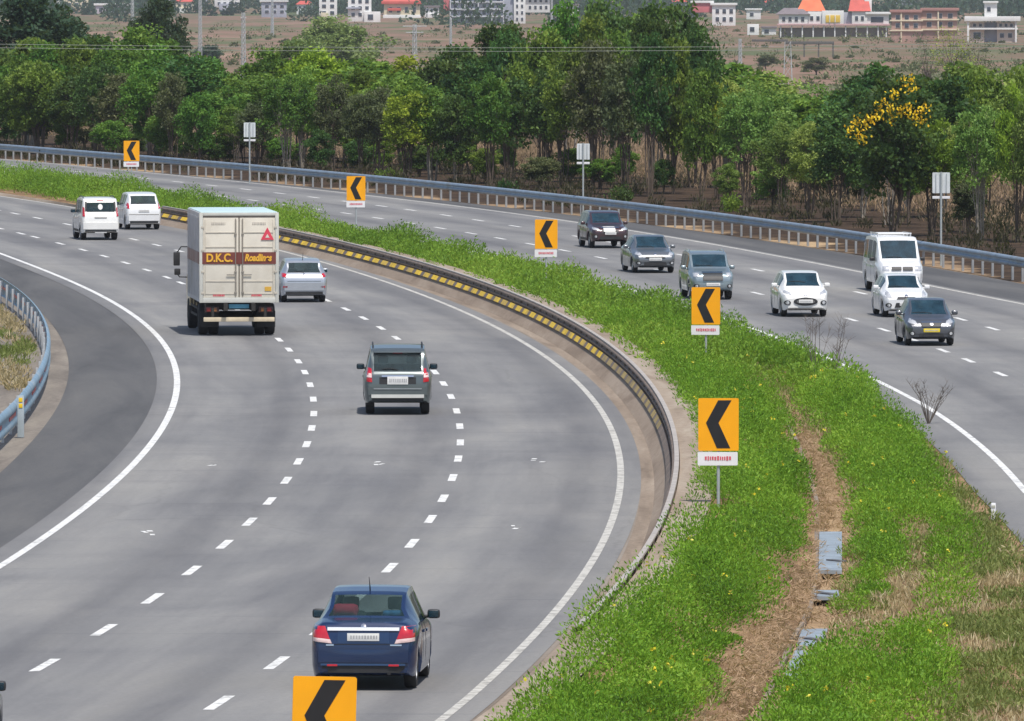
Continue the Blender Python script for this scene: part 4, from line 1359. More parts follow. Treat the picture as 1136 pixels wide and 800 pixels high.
    # ---- pieces set on the skin
    def hit(s, side, a, b):
        if side == 'rear': o, d = Vector((a, -3, b)), Vector((0, 1, 0))
        elif side == 'front': o, d = Vector((a, s.L + 3, b)), Vector((0, -1, 0))
        elif side == 'top': o, d = Vector((a, b, 5)), Vector((0, 0, -1))
        else:
            sg = 1 if side == 'right' else -1
            o, d = Vector((sg * 3, a, b)), Vector((-sg, 0, 0))
        h = s.bvh.ray_cast(o, d)
        if h[0] is None:
            h = s.bvh.find_nearest(o + d * (3 if side in ('rear', 'front') else 2.2))
        return h[0], -d
    def patch(s, name, mat, side, q, out=.008, n=(6, 3), parent=None, curve=0.0, mirror=False):
        """q: four corners (a,b) round the outline; the patch follows the skin and stands `out` proud of it"""
        todo = [q]
        if mirror:
            todo.append([(-a, b) for a, b in q][::-1])
        obs = []
        for q in todo:
            mb = MB(); nu, nv = n; top, bot = [], []
            for j in range(nv + 1):
                for i in range(nu + 1):
                    u, v = i / nu, j / nv
                    a = lerp(lerp(q[0][0], q[1][0], u), lerp(q[3][0], q[2][0], u), v)
                    b = lerp(lerp(q[0][1], q[1][1], u), lerp(q[3][1], q[2][1], u), v)
                    h, d = s.hit(side, a, b)
                    bulge = out + curve * math.sin(math.pi * u) * math.sin(math.pi * v)
                    top.append(h + d * bulge); bot.append(h - d * .02)
            w = nu + 1; nn = w * (nv + 1)
            fs = [(j * w + i, j * w + i + 1, (j + 1) * w + i + 1, (j + 1) * w + i) for j in range(nv) for i in range(nu)]
            edge = [i for i in range(w)] + [j * w + nu for j in range(1, nv + 1)] + [nv * w + i for i in range(nu - 1, -1, -1)] + [j * w for j in range(nv - 1, 0, -1)]
            for k in range(len(edge)):
                a, b = edge[k], edge[(k + 1) % len(edge)]
                fs.append((b, a, nn + a, nn + b))
            bm = bmesh.new()
            me = mesh_from(name, top + bot, fs)
            bm.from_mesh(me); bmesh.ops.recalc_face_normals(bm, faces=bm.faces[:]); bm.to_mesh(me); bm.free()
            me.polygons.foreach_set('use_smooth', [True] * len(me.polygons)); me.set_sharp_from_angle(angle=math.radians(45))
            obs.append(link(name, me, parent or s.root, mat))
        return obs
    def disc(s, name, mat, side, c, ra, rb=None, out=.01, parent=None, mirror=False):
        rb = rb or ra
        for sg in ((1, -1) if mirror else (1,)):
            mb = MB(); n = 20; vs = []
            h0, d = s.hit(side, c[0] * sg, c[1])
            vs.append(h0 + d * (out + .006))
            for lay in (out, -.02):
                for k in range(n):
                    t = 2 * math.pi * k / n
                    h, d = s.hit(side, c[0] * sg + ra * math.cos(t), c[1] + rb * math.sin(t)); vs.append(h + d * lay)
            fs = [(0, 1 + k, 1 + (k + 1) % n) for k in range(n)] + [(1 + k, 1 + n + k, 1 + n + (k + 1) % n, 1 + (k + 1) % n) for k in range(n)]
            me = mesh_from(name, vs, fs)
            bm = bmesh.new(); bm.from_mesh(me); bmesh.ops.recalc_face_normals(bm, faces=bm.faces[:]); bm.to_mesh(me); bm.free()
            link(name, me, parent or s.root, mat)
    def rect(s, name, mat, side, x0, z0, x1, z1, **k):
        return s.patch(name, mat, side, [(x0, z0), (x1, z0), (x1, z1), (x0, z1)], **k)
    def plate(s, side, z, mat=None, w=.50, h=.115, x=0.0, digits=True):
        """a number plate; its characters are a grey blur in the photograph, so only faint strokes"""
        hy, d = s.hit(side, x, z)
        best = max((s.hit(side, x + a, z + b)[0] for a in (-w / 2, 0, w / 2) for b in (-h / 2, h / 2)), key=lambda p: p.y * d.y)
        y = best.y + d.y * (.012 if side == 'rear' else .07)
        p = MB().box((x, y, z), (w, .014, h), 0, .004).build('number_plate', mat or M_PLATE, s.root)
        if digits:
            mb = MB(); k = x - w * .40; rr = random.Random(int(z * 997) + int(s.L * 131))
            while k < x + w * .40:
                ww = w * rr.choice([.045, .06, .06])
                mb.box((k + ww / 2, y + d.y * .009, z), (ww, .004, h * .42)); k += ww + w * .03
            mb.build('lettering', M_DIGIT, p)
    def side_kit(s, seams, handles, lower=None):
        for sd in ('left', 'right'):
            mb = None
            for y in seams:
                z1 = cur(s.sp['belt'], y) - .01
                s.patch('door_gap', M_SEAM, sd, [(y - .006, .36), (y + .006, .36), (y + .006, z1), (y - .006, z1)], out=.003, n=(1, 6))
            for y in handles:
                z = cur(s.sp['belt'], y) - .13
                s.patch('door_handle', s.sp['paint'], sd, [(y - .09, z - .02), (y + .09, z - .02), (y + .09, z + .02), (y - .09, z + .02)], out=.025, n=(4, 1))
            if lower:
                y0, y1 = s.sp['wy'][0] + s.sp['wr'] + .12, s.sp['wy'][1] - s.sp['wr'] - .12
                s.patch('side_trim', lower, sd, [(y0, s.sp.get('sill', .24) + .03), (y1, s.sp.get('sill', .24) + .03), (y1, s.sp.get('sill', .24) + .14), (y0, s.sp.get('sill', .24) + .14)], out=.012, n=(8, 1))
    def roof_bars(s, y0, y1, mat, h=.05):
        for sg in (1, -1):
            pts = []
            for k in range(7):
                y = lerp(y0, y1, k / 6); x = sg * s.W / 2 * (s.sp.get('roofw', .72) - .07)
                hh, d = s.hit('top', x, y); pts.append((x, y, hh.z + (h if 0 < k < 6 else -.01)))
            MB().path(pts, [.018] * 7, 6).build('roof_bar', mat, s.root)
    def antenna(s, y, l=.25):
        h, d = s.hit('top', 0, y)
        MB().path([h + Vector((0, 0, -.01)), h + Vector((0, -l * .5, l * .6)), h + Vector((0, -l, l))], [.012, .007, .004], 6).build('antenna', M_PLAST, s.root)
    def wiper(s, side, pts):
        q = []
        for a, b in pts:
            h, d = s.hit(side, a, b); q.append(h + d * .018)
        MB().path(q, [.010] * len(q), 5).build('wiper', M_PLAST, s.root)

    def place(s, u, v, fn, away, scale=1.0, yaw=0.0, ref=None):
        """stand the car with its near tyres on the surveyed point, along the road"""
        p = P(u, v)
        hd = fn.heading(p.y, True) + yaw
        rot = hd if away else hd + math.pi
        ry = s.sp['wy'][0] if away else s.sp['wy'][1]     # the nearer axle
        off = Matrix.Rotation(rot, 3, 'Z') @ Vector((0, ry * scale, 0))
        s.root.location = (p.x - off.x, p.y - off.y, .004)
        s.root.rotation_euler[2] = rot
        s.root.scale = (scale,) * 3
        return s

def hatch(L=3.75, W=1.68, H=1.5, tail=.0, **k):
    f = H / 1.5
    d = dict(L=L, W=W, wr=.29, sill=.22, roofw=.70, wy=(.62, L - .72),
             prof=[(0, .70), (.03, .86 * f), (.10, .97 * f), (.18, 1.03 * f), (.46, 1.36 * f), (.58, 1.43 * f), (1.0, 1.48 * f), (1.5, H), (2.0, 1.485 * f), (2.35, 1.435 * f), (2.92, 1.02 * f), (3.04, .985 * f), (L - .3, .86 * f), (L - .12, .76 * f), (L, .62)],
             belt=[(0, .90 * f), (.6, .98 * f), (1.5, .96 * f), (2.8, .90 * f), (3.2, .85 * f), (L, .68)],
             rear_win=(.18, .46), front_win=(2.35, 2.92), side_win=[(.72, 1.02), (1.08, 1.72), (1.80, 2.52)])
    d.update(k); return d
def sedan(L=4.0, W=1.70, H=1.5, **k):
    f = H / 1.5
    d = dict(L=L, W=W, wr=.30, sill=.22, roofw=.69, wy=(.70, L - .80),
             prof=[(0, .66), (.025, .84 * f), (.07, .98 * f), (.12, 1.035 * f), (.30, 1.06 * f), (.52, 1.085 * f), (.60, 1.11 * f), (1.12, 1.40 * f), (1.25, 1.445 * f), (1.7, 1.49 * f), (2.0, H), (2.3, 1.485 * f), (2.55, 1.435 * f), (3.14, 1.00 * f), (3.24, .965 * f), (L - .3, .86 * f), (L - .1, .75 * f), (L, .60)],
             belt=[(0, .93 * f), (.6, .99 * f), (1.5, .96 * f), (2.8, .91 * f), (3.2, .86 * f), (L, .68)],
             rear_win=(.60, 1.12), front_win=(2.55, 3.14), side_win=[(1.28, 1.74), (1.82, 2.68)])
    d.update(k); return d
def suv(L=4.4, W=1.78, H=1.76, **k):
    f = H / 1.76
    d = dict(L=L, W=W, wr=.35, sill=.30, roofw=.78, wy=(.80, L - .85), tw=.22,
             prof=[(0, .78), (.02, 1.02 * f), (.06, 1.10 * f), (.12, 1.16 * f), (.24, 1.55 * f), (.30, 1.66 * f), (.5, 1.72 * f), (1.2, H), (2.0, 1.755 * f), (2.5, 1.70 * f), (2.66, 1.64 * f), (3.18, 1.20 * f), (3.3, 1.14 * f), (L - .3, 1.03 * f), (L - .08, .92 * f), (L, .72)],
             belt=[(0, 1.06 * f), (1, 1.10 * f), (2.5, 1.06 * f), (3.3, 1.02 * f), (L, .80)],
             rear_win=(.12, .24), front_win=(2.66, 3.18), side_win=[(.48, 1.12), (1.2, 2.0), (2.08, 2.82)])
    d.update(k); return d

P_WHITE = paint('white', (.80, .80, .78), 0, .28)
P_WHITE2 = paint('pearl_white', (.76, .77, .78), 0, .30)
P_SILVER = paint('silver', (.48, .51, .56), .55, .30)
P_GREY = paint('greenish_grey', (.12, .145, .15), .45, .30)
P_BLUE = paint('deep_blue', (.008, .027, .088), .2, .20)
P_MAROON = paint('dark_maroon', (.060, .030, .036), .3, .28)
P_STEEL = paint('steel_grey', (.17, .185, .205), .5, .30)
P_SKY = paint('silver_blue', (.25, .31, .34), .5, .30)
P_DARK = paint('charcoal', (.095, .102, .120), .4, .28)

def rear_common(c, zb, plate_z, plate_w=.5):
    W = c.W
    c.plate('rear', plate_z, w=plate_w)

# --- blue sedan, nearest
c = Car('sedan', 'deep blue sedan with a red cushion behind its rear window, driving away', 'car', sedan(3.95, 1.69, 1.53, paint=P_BLUE, glass=M_GLASSC, seat=M_SEATB, mirror=M_PLAST, wr=.30))
W = c.W
c.patch('tail_light', M_TAIL, 'rear', [(.52, .80), (.80, .83), (.80, 1.00), (.60, 1.005)], out=.02, curve=.012, mirror=True)
c.patch('light_lens', M_PINK, 'rear', [(.49, .735), (.80, .77), (.80, .838), (.52, .805)], out=.018, curve=.008, mirror=True)
c.rect('chrome_strip', simple('bright_trim', (.80, .82, .85), .38, .3, .04, 4.0), 'rear', -.56, .935, .56, .985, out=.026, n=(12, 1))
c.rect('plate_recess', paint('deep_blue_recess', (.014, .040, .11), .25, .3), 'rear', -.40, .74, .40, .93, out=.004, n=(8, 2))
c.plate('rear', .835, w=.50, h=.12)
c.rect('boot_lid_gap', M_SEAM, 'rear', -.50, .715, .50, .725, out=.004, n=(10, 1))
c.rect('bumper', P_BLUE, 'rear', -.70, .44, .70, .64, out=.035, n=(14, 3), curve=.012)
c.rect('bumper_ridge', paint('deep_blue_edge', (.03, .08, .19), .3, .25), 'rear', -.66, .395, .66, .425, out=.045, n=(12, 1))
c.rect('valance', M_PLAST, 'rear', -.64, .26, .64, .385, out=.02, n=(10, 1))
c.patch('rear_reflector', M_TAIL, 'rear', [(.40, .385), (.56, .385), (.56, .415), (.40, .415)], out=.052, n=(3, 1), mirror=True)
c.disc('badge', M_CHROME, 'rear', (0, 1.005), .04, .035, out=.02)
c.rect('badge', M_CHROME, 'rear', .42, .70, .60, .722, out=.012, n=(3, 1)); c.rect('badge', M_CHROME, 'rear', -.58, .70, -.46, .722, out=.012, n=(3, 1))
c.side_kit([1.24, 1.78, 2.75], [1.36, 1.95])
c.antenna(1.35, .22)
MB().tube((.40, .02, .27), (.40, .25, .27), .03, n=12).build('exhaust', M_STEELRIM, c.root)
c.place(407, 763, xDR, True, 1.0, yaw=.012)
cu = empty('cushion', c.root.matrix_world @ Vector((0, 0, 0)))
bpy.context.view_layer.update()
cu.location = c.root.matrix_world @ Vector((-.36, .98, 1.10)); cu.rotation_euler[2] = c.root.rotation_euler[2]
tag(cu, 'red cushion lying behind the rear window of the blue sedan', 'cushion')
MB().box((0, 0, .09), (.42, .26, .20), 0, .09).build('cushion', simple('red_cloth', (.55, .03, .07), .8, 0, .15, 6.0), cu, 60)
mb = MB().box((0, 0, .04), (.34, .22, .10), 0, .04).box((.16, .03, .07), (.12, .1, .16), .3, .04)
bx = empty('parcel', c.root.matrix_world @ Vector((.40, .98, 1.10)), c.root.rotation_euler[2]); tag(bx, 'blue and white bundle on the shelf of the blue sedan', 'bundle')
mb.build('bundle', simple('bundle_cloth', (.06, .22, .45), .8, 0, .35, 9.0), bx, 60)

# --- grey MPV
c = Car('minivan', 'greenish grey minivan with tall red and white tail lights, driving away', 'car', suv(4.45, 1.72, 1.72, paint=P_GREY, wr=.33, roofw=.79, mirror=M_PLAST, glass=M_GLASS,
        prof=[(0, .72), (.02, .96), (.05, 1.06), (.10, 1.10), (.30, 1.50), (.36, 1.60), (.5, 1.66), (1.2, 1.72), (2.2, 1.71), (2.6, 1.65), (2.75, 1.60), (3.45, 1.14), (3.55, 1.08), (4.15, .95), (4.37, .82), (4.45, .66)], belt=[(0, 1.02), (1, 1.06), (2.5, 1.02), (3.5, .98), (4.45, .78)], rear_win=(.10, .30), front_win=(2.75, 3.45), side_win=[(.55, 1.2), (1.28, 2.05), (2.13, 3.0)]))
c.patch('tail_light', M_TAIL, 'rear', [(.64, .82), (.79, .84), (.76, 1.20), (.655, 1.16)], out=.022, curve=.01, n=(4, 6), mirror=True)
c.patch('light_lens', M_PINK, 'rear', [(.65, .94), (.785, .95), (.77, 1.06), (.655, 1.04)], out=.036, n=(3, 2), mirror=True)
c.rect('chrome_strip', M_CHROME, 'rear', -.40, .955, .40, .995, out=.03, n=(8, 1))
c.plate('rear', .865, w=.52, h=.20)
c.rect('plate_surround', M_PLAST, 'rear', -.46, .77, .46, .945, out=.003, n=(6, 1))
c.rect('bumper', P_GREY, 'rear', -.74, .50, .74, .70, out=.04, n=(12, 2))
c.rect('bumper_bar', simple('silver_bar', (.66, .66, .62), .4, .2, .06, 4.0), 'rear', -.66, .43, .66, .515, out=.075, n=(10, 1))
c.rect('bumper_step', simple('dull_chrome', (.35, .38, .39), .4, .5), 'rear', -.60, .645, .60, .675, out=.055, n=(8, 1))
c.rect('valance', M_PLAST, 'rear', -.64, .30, .64, .42, out=.03, n=(8, 1))
c.rect('spoiler', P_GREY, 'rear', -.60, 1.555, .60, 1.62, out=.10, n=(8, 1))
c.rect('brake_light', M_TAIL, 'rear', -.12, 1.535, .12, 1.552, out=.03, n=(3, 1))
c.wiper('rear', [(0, 1.13), (-.18, 1.16), (-.38, 1.15)])
c.side_kit([1.24, 2.09, 3.05], [1.36, 2.22], M_PLAST)
c.roof_bars(.6, 2.5, M_PLAST)
c.place(441, 459, xDR, True, 1.0)

# --- silver hatchback right of the truck
c = Car('hatchback', 'silver hatchback driving away beside the box truck', 'car', hatch(3.8, 1.60, 1.45, paint=P_SILVER, mirror=P_SILVER))
c.patch('tail_light', M_TAIL, 'rear', [(.58, .84), (.76, .86), (.74, .99), (.60, .96)], out=.02, curve=.01, mirror=True)
c.patch('rear_reflector', M_TAIL, 'rear', [(.56, .49), (.70, .49), (.70, .55), (.56, .55)], out=.03, n=(3, 1), mirror=True)
c.plate('rear', .52, w=.48); c.rect('bumper', P_SILVER, 'rear', -.66, .40, .66, .66, out=.03, n=(10, 3))
c.rect('valance', M_PLAST, 'rear', -.62, .22, .62, .36, out=.03, n=(8, 1))
c.disc('badge', M_CHROME, 'rear', (0, .93), .04, out=.015); c.rect('hatch_gap', M_SEAM, 'rear', -.56, .70, .56, .712, out=.004, n=(6, 1))
c.wiper('rear', [(0, 1.0), (-.15, 1.03), (-.3, 1.02)])
c.side_kit([1.05, 1.76, 2.6], [1.18, 1.9]); c.antenna(.75)
c.place(336, 335, xDR, True, 1.0)

# --- boxy white MPV far left
c = Car('minivan', 'boxy white minivan with black lower side, leading car on the left', 'car', suv(4.3, 1.66, 1.80, paint=P_WHITE, mirror=M_PLAST, wr=.34, roofw=.86, tumble=.02))
c.patch('tail_light', M_TAIL, 'rear', [(.67, 1.00), (.77, 1.00), (.745, 1.42), (.675, 1.36)], out=.025, n=(3, 6), mirror=True)
c.rect('plate_light_bar', simple('grey_trim', (.35, .34, .33), .5), 'rear', -.26, .93, .26, .97, out=.02, n=(4, 1))
c.rect('bumper', P_WHITE, 'rear', -.74, .46, .74, .74, out=.05, n=(10, 2))
c.rect('valance', M_PLAST, 'rear', -.66, .28, .66, .43, out=.03, n=(8, 1))
c.plate('rear', .36, w=.5)
c.disc('sticker', M_PLATE, 'rear', (0, 1.40), .10, .12, out=.012)
c.patch('window_trim', M_PLAST, 'rear', [(.60, 1.21), (.66, 1.21), (.64, 1.62), (.57, 1.62)], out=.010, n=(2, 5), mirror=True)
c.rect('brake_light', M_TAIL, 'rear', -.14, 1.665, .14, 1.69, out=.02, n=(3, 1))
c.side_kit([1.16, 2.04, 2.9], [1.3, 2.2], M_PLAST); c.roof_bars(.6, 2.4, M_PLAST)
c.place(109.5, 266, xDL, True, .97)

# --- white hatch beyond it
c = Car('hatchback', 'white tall hatchback ahead at the median, beyond the boxy white minivan', 'car', hatch(3.7, 1.56, 1.58, paint=P_WHITE2, mirror=M_PLAST, roofw=.76))
c.patch('tail_light', M_TAIL, 'rear', [(.62, .90), (.74, .90), (.71, 1.16), (.63, 1.12)], out=.02, n=(3, 4), mirror=True)
c.rect('bumper', P_WHITE2, 'rear', -.66, .38, .66, .62, out=.03, n=(8, 2)); c.rect('bumper_strip', simple('grey_trim', (.35, .34, .33), .5), 'rear', -.64, .635, .64, .665, out=.02, n=(8, 1))
c.plate('rear', .80, w=.46); c.rect('valance', M_PLAST, 'rear', -.6, .23, .6, .36, out=.02, n=(8, 1))
c.disc('badge', M_CHROME, 'rear', (0, .98), .035, out=.012)
c.wiper('rear', [(0, 1.1), (-.15, 1.13), (-.3, 1.12)])
c.side_kit([1.05, 1.76, 2.6], [1.18, 1.9])
c.place(157.5, 254.5, xDR, True, 1.0, yaw=.02)

# ---- oncoming cars
def face(c, lights, grille, lower=None, fog=None, plate_z=.5, plate_m=None, chrome=None, emblem=None, bumper=None, pw=.5, dark=None):
    for q in lights: c.patch('headlight', M_LENS, 'front', q, out=.015, curve=.012, mirror=True)
    if bumper: c.rect('bumper', c.sp['paint'], 'front', -bumper[0], bumper[1], bumper[0], bumper[2], out=.035, n=(12, 3), curve=.01)
    if grille: c.patch('grille', M_PLAST, 'front', grille, out=.012 if not bumper else .05, n=(8, 2))
    if lower: c.patch('lower_grille', M_PLAST, 'front', lower, out=.045, n=(8, 2))
    if fog:
        c.disc('fog_light_surround', M_PLAST, 'front', fog, .10, .075, out=.05, mirror=True)
        c.disc('fog_light', M_LENS, 'front', fog, .05, out=.062, mirror=True)
    if chrome: c.rect('chrome_strip', M_CHROME, 'front', -chrome[0], chrome[1], chrome[0], chrome[2], out=.05, n=(8, 1))
    if emblem: c.disc('badge', M_CHROME, 'front', (0, emblem), .055, .045, out=.06)
    c.plate('front', plate_z, plate_m, w=pw)
    c.wiper('front', [(-.1, cur(c.sp['prof'], c.sp['front_win'][1]) + .03), (.2, cur(c.sp['prof'], c.sp['front_win'][1]) + .06), (.52, cur(c.sp['prof'], c.sp['front_win'][1]) + .05)])

# white hatchback in the inner lane
c = Car('hatchback', 'white hatchback with dark oval grille, oncoming alone near the median', 'car', hatch(3.76, 1.62, 1.48, paint=P_WHITE, glass=M_GLASSB))
c.patch('headlight', M_LENS, 'front', [(.46, .72), (.72, .80), (.70, .90), (.50, .80)], out=.012, curve=.01, mirror=True)
c.disc('grille', M_PLAST, 'front', (0, .51), .40, .135, out=.03); c.disc('grille_bar', simple('grille_inner', (.16, .16, .16), .5), 'front', (0, .51), .30, .085, out=.038)
c.plate('front', .52, w=.46, h=.11)
c.disc('fog_light_surround', M_PLAST, 'front', (.60, .47), .11, .08, out=.02, mirror=True); c.disc('fog_light', M_LENS, 'front', (.60, .47), .055, out=.035, mirror=True)
c.rect('valance', M_PLAST, 'front', -.55, .235, .55, .30, out=.03, n=(8, 1))
c.disc('badge', M_CHROME, 'front', (0, .70), .05, .035, out=.02)
c.wiper('front', [(-.1, 1.12), (.2, 1.15), (.5, 1.14)]); c.side_kit([1.05, 1.76, 2.6], [1.18, 1.9])
c.place(891, 351, xRB, False, .97)

# white swift-like hatch behind the charcoal sedan
c = Car('hatchback', 'white hatchback between the white van and the charcoal sedan', 'car', hatch(3.8, 1.64, 1.46, paint=P_WHITE2, glass=M_GLASSB, roofw=.66))
face(c, [[(.50, .66), (.74, .72), (.66, .92), (.56, .84)]], [(-.34, .62), (.34, .62), (.30, .70), (-.30, .70)], [(-.42, .34), (.42, .34), (.36, .50), (-.36, .50)], (.62, .42), .46, emblem=.74)
c.side_kit([1.05, 1.76, 2.6], [1.18, 1.9])
c.place(1003, 351.5, xRB, False, .93)

# charcoal sedan with yellow plate
c = Car('sedan', 'charcoal sedan with a yellow number plate, nearest of the oncoming cars', 'car', sedan(4.0, 1.66, 1.48, paint=P_DARK, glass=M_GLASSB))
face(c, [[(.42, .66), (.74, .74), (.66, .88), (.50, .80)]], [(-.30, .62), (.30, .62), (.34, .75), (-.34, .75)], [(-.40, .30), (.40, .30), (.36, .40), (-.36, .40)], (.62, .40), .50, M_PLATEY, (.32, .745, .775), .70, (.72, .40, .58), pw=.52)
c.side_kit([1.24, 1.78, 2.75], [1.36, 1.95])
c.place(1030.5, 383, xRB, False, .93)

# grey sedan
c = Car('sedan', 'steel grey sedan oncoming just below the dark maroon car', 'car', sedan(4.3, 1.74, 1.46, paint=P_STEEL, glass=M_GLASSB))
face(c, [[(.48, .64), (.78, .74), (.66, .88), (.56, .78)]], [(-.40, .60), (.40, .60), (.36, .66), (-.36, .66)], [(-.46, .30), (.46, .30), (.42, .44), (-.42, .44)], (.66, .40), .55, None, (.34, .665, .70), .74, (.76, .44, .56))
c.side_kit([1.24, 1.78, 2.75], [1.36, 1.95])
c.place(724, 302.5, xRB, False, .93)

# maroon SUV
c = Car('crossover', 'dark maroon crossover with a bright white front plate, farthest oncoming car', 'car', suv(4.4, 1.78, 1.62, paint=P_MAROON, glass=M_GLASSB, roofw=.74))
face(c, [[(.48, .78), (.78, .82), (.76, .94), (.52, .88)]], [(-.36, .68), (.36, .68), (.40, .90), (-.40, .90)], [(-.5, .40), (.5, .40), (.44, .52), (-.44, .52)], (.66, .52), .66, None, (.40, .905, .935), None, None)
c.rect('bonnet_sticker', M_PLATE, 'front', -.22, .74, .30, .96, out=.06, n=(4, 2))
c.side_kit([1.16, 2.04, 2.9], [1.3, 2.2], M_PLAST)
c.place(674, 275, xRA, False, .90)

# silver-blue jeep-like SUV behind a sign
c = Car('jeep', 'silver-blue off-roader partly hidden behind the chevron sign and the plants', 'car', suv(4.2, 1.64, 1.72, paint=P_SKY, glass=M_GLASSB, roofw=.82, wr=.34))
face(c, [[(.50, .84), (.70, .84), (.70, .98), (.50, .98)]], [(-.36, .70), (.36, .70), (.36, .96), (-.36, .96)], None, (.6, .5), .56, None, (.38, .985, 1.02), None, (.78, .44, .62))
c.side_kit([1.16, 2.04, 2.9], [1.3, 2.2]); c.roof_bars(.6, 2.4, M_CHROME)
c.place(788, 332, xRB, False, .93)

# white van
c = Car('van', 'white van with a tall windscreen and roof carrier in the outer lane', 'van', dict(L=4.9, W=1.76, wr=.36, sill=.34, roofw=.84, tumble=.03, wy=(.95, 3.95), tw=.2, paint=P_WHITE2, glass=M_GLASSB, mirror=M_PLAST,
      prof=[(0, .9), (.03, 1.3), (.12, 1.9), (.3, 2.02), (1.5, 2.08), (3.2, 2.06), (3.45, 1.98), (3.55, 1.92), (4.12, 1.26), (4.2, 1.20), (4.6, 1.08), (4.82, .95), (4.9, .74)],
      belt=[(0, 1.15), (2, 1.15), (3.8, 1.12), (4.9, .86)], rear_win=(.03, .12), front_win=(3.55, 4.12), side_win=[(.5, 1.4), (1.5, 2.5), (2.62, 3.5)]))
face(c, [[(.48, .82), (.74, .82), (.72, .98), (.50, 1.0)]], [(-.40, .84), (-.03, .84), (-.03, .97), (-.40, .97)], [(-.62, .46), (.62, .46), (.60, .58), (-.60, .58)], None, .66, None, None, None, (.80, .44, .72))
c.patch('grille', M_PLAST, 'front', [(.03, .84), (.40, .84), (.40, .97), (.03, .97)], out=.05, n=(4, 2))
c.rect('bumper_trim', M_PLAST, 'front', -.80, .36, .80, .45, out=.04, n=(8, 1))
c.side_kit([2.56, 3.55, 1.45], [2.7, 1.6])
rk = MB()
for y in (1.0, 1.8, 2.6): rk.box((0, y, 2.14), (1.30, .05, .04), 0, .01)
for x in (-.62, .62):
    rk.box((x, 1.8, 2.16), (.04, 2.1, .05), 0, .01)
    for y in (.9, 1.8, 2.7): rk.box((x, y, 2.09), (.04, .05, .12))
rk.build('roof_carrier', P_WHITE2, c.root)
c.place(997, 324, xRA, False, .92)

# ------------------------------------------------------------------ box truck
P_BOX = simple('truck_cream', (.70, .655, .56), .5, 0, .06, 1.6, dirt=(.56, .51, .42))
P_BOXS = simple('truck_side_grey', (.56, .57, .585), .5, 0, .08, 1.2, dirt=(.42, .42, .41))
P_BAND = simple('truck_band', (.17, .045, .035), .5, 0, .12, 3.0)
P_LETT = simple('truck_lettering', (.78, .42, .04), .5, 0, .08, 5.0)
P_RIB = simple('truck_rib', (.50, .46, .39), .55, 0, .12, 3.0)
P_CAB = simple('truck_cab', (.62, .50, .30), .45, 0, .08, 2.0, .4)
P_ROOF = simple('truck_roof', (.52, .68, .70), .5, .1, .06, 1.2)
P_CHAS = simple('chassis_black', (.03, .028, .026), .8, 0, .3, 3.0)
P_TRIM = simple('truck_frame_trim', (.60, .60, .55), .5, .1, .08, 3.0)

tk = empty('box_truck', (0, 0, 0))
tag(tk, 'cream box truck with a red-brown lettered band on its rear doors', 'truck')
BW, BL, Z0, Z1 = 2.40, 6.0, 1.02, 3.74
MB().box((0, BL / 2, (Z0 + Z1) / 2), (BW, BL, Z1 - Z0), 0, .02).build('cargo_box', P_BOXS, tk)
MB().box((0, BL / 2, Z1 + .012), (BW - .06, BL - .04, .03), 0, .01).build('roof', P_ROOF, tk)
fr = MB()
for x in (-BW / 2 + .045, BW / 2 - .045): fr.box((x, -.02, (Z0 + Z1) / 2), (.11, .06, Z1 - Z0 + .02), 0, .012)
fr.box((0, -.02, Z1 - .04), (BW - .20, .055, .09), 0, .012); fr.box((0, -.025, Z0 + .07), (BW - .20, .07, .16), 0, .012)
fr.build('rear_frame', P_TRIM, tk)
MB().box((0, .0, Z1 - .115), (BW - .21, .03, .06)).build('door_header', simple('header_grey', (.26, .23, .20), .7), tk)
dz0, dz1 = Z0 + .155, Z1 - .15
for sd in (-1, 1):
    xc = sd * (BW / 4 - .045); dw = BW / 2 - .125
    d = MB().box((xc, -.015, (dz0 + dz1) / 2), (dw, .04, dz1 - dz0), 0, .008).build('door', P_BOX, tk)
    rb = MB()
    for z in (3.14, 2.70, 1.66, 1.28): rb.box((xc, -.040, z), (dw - .14, .016, .035), 0, .004)
    for x in (xc - dw / 2 + .06, xc + dw / 2 - .06): rb.box((x, -.040, (dz0 + dz1) / 2), (.022, .014, dz1 - dz0 - .1), 0, .004)
    rb.build('panel_rib', P_RIB, d)
    # locking bar with handle
    lb = MB().tube((sd * .11, -.06, dz0 + .02), (sd * .11, -.06, dz1 - .02), .014, n=8)
    for z in (dz0 + .15, 1.95, 3.1): lb.box((sd * .11, -.05, z), (.07, .05, .05), 0, .008)
    lb.box((sd * .24, -.075, 1.86), (.28, .02, .035), 0, .006)
    lb.build('locking_bar', simple('bar_steel', (.34, .31, .27), .5, .5), d)
    for z in (1.3, 1.95, 2.6, 3.3): MB().box((sd * (BW / 2 - .09), -.045, z), (.09, .03, .07), 0, .006).build('hinge', P_RIB, d)
    MB().box((xc, -.045, 2.365), (dw + (.06), .014, .36)).build('band', P_BAND, d)
MB().box((0, -.058, 2.365), (.10, .012, .36)).build('band', P_BAND, tk)
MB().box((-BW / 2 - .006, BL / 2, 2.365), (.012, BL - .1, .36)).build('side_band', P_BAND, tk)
MB().box((0, -.012, (dz0 + dz1) / 2), (.05, .03, dz1 - dz0)).build('door_gap', simple('door_gap_brown', (.10, .08, .06), .8), tk)
rbm = MB()
for k in range(9):
    for sx in (-1, 1): rbm.box((sx * (BW / 2 + .012), .5 + k * .64, (Z0 + Z1) / 2 - .0), (.024, .05, Z1 - Z0 - .25), 0, .006)
rbm.build('side_rib', P_BOXS, tk)

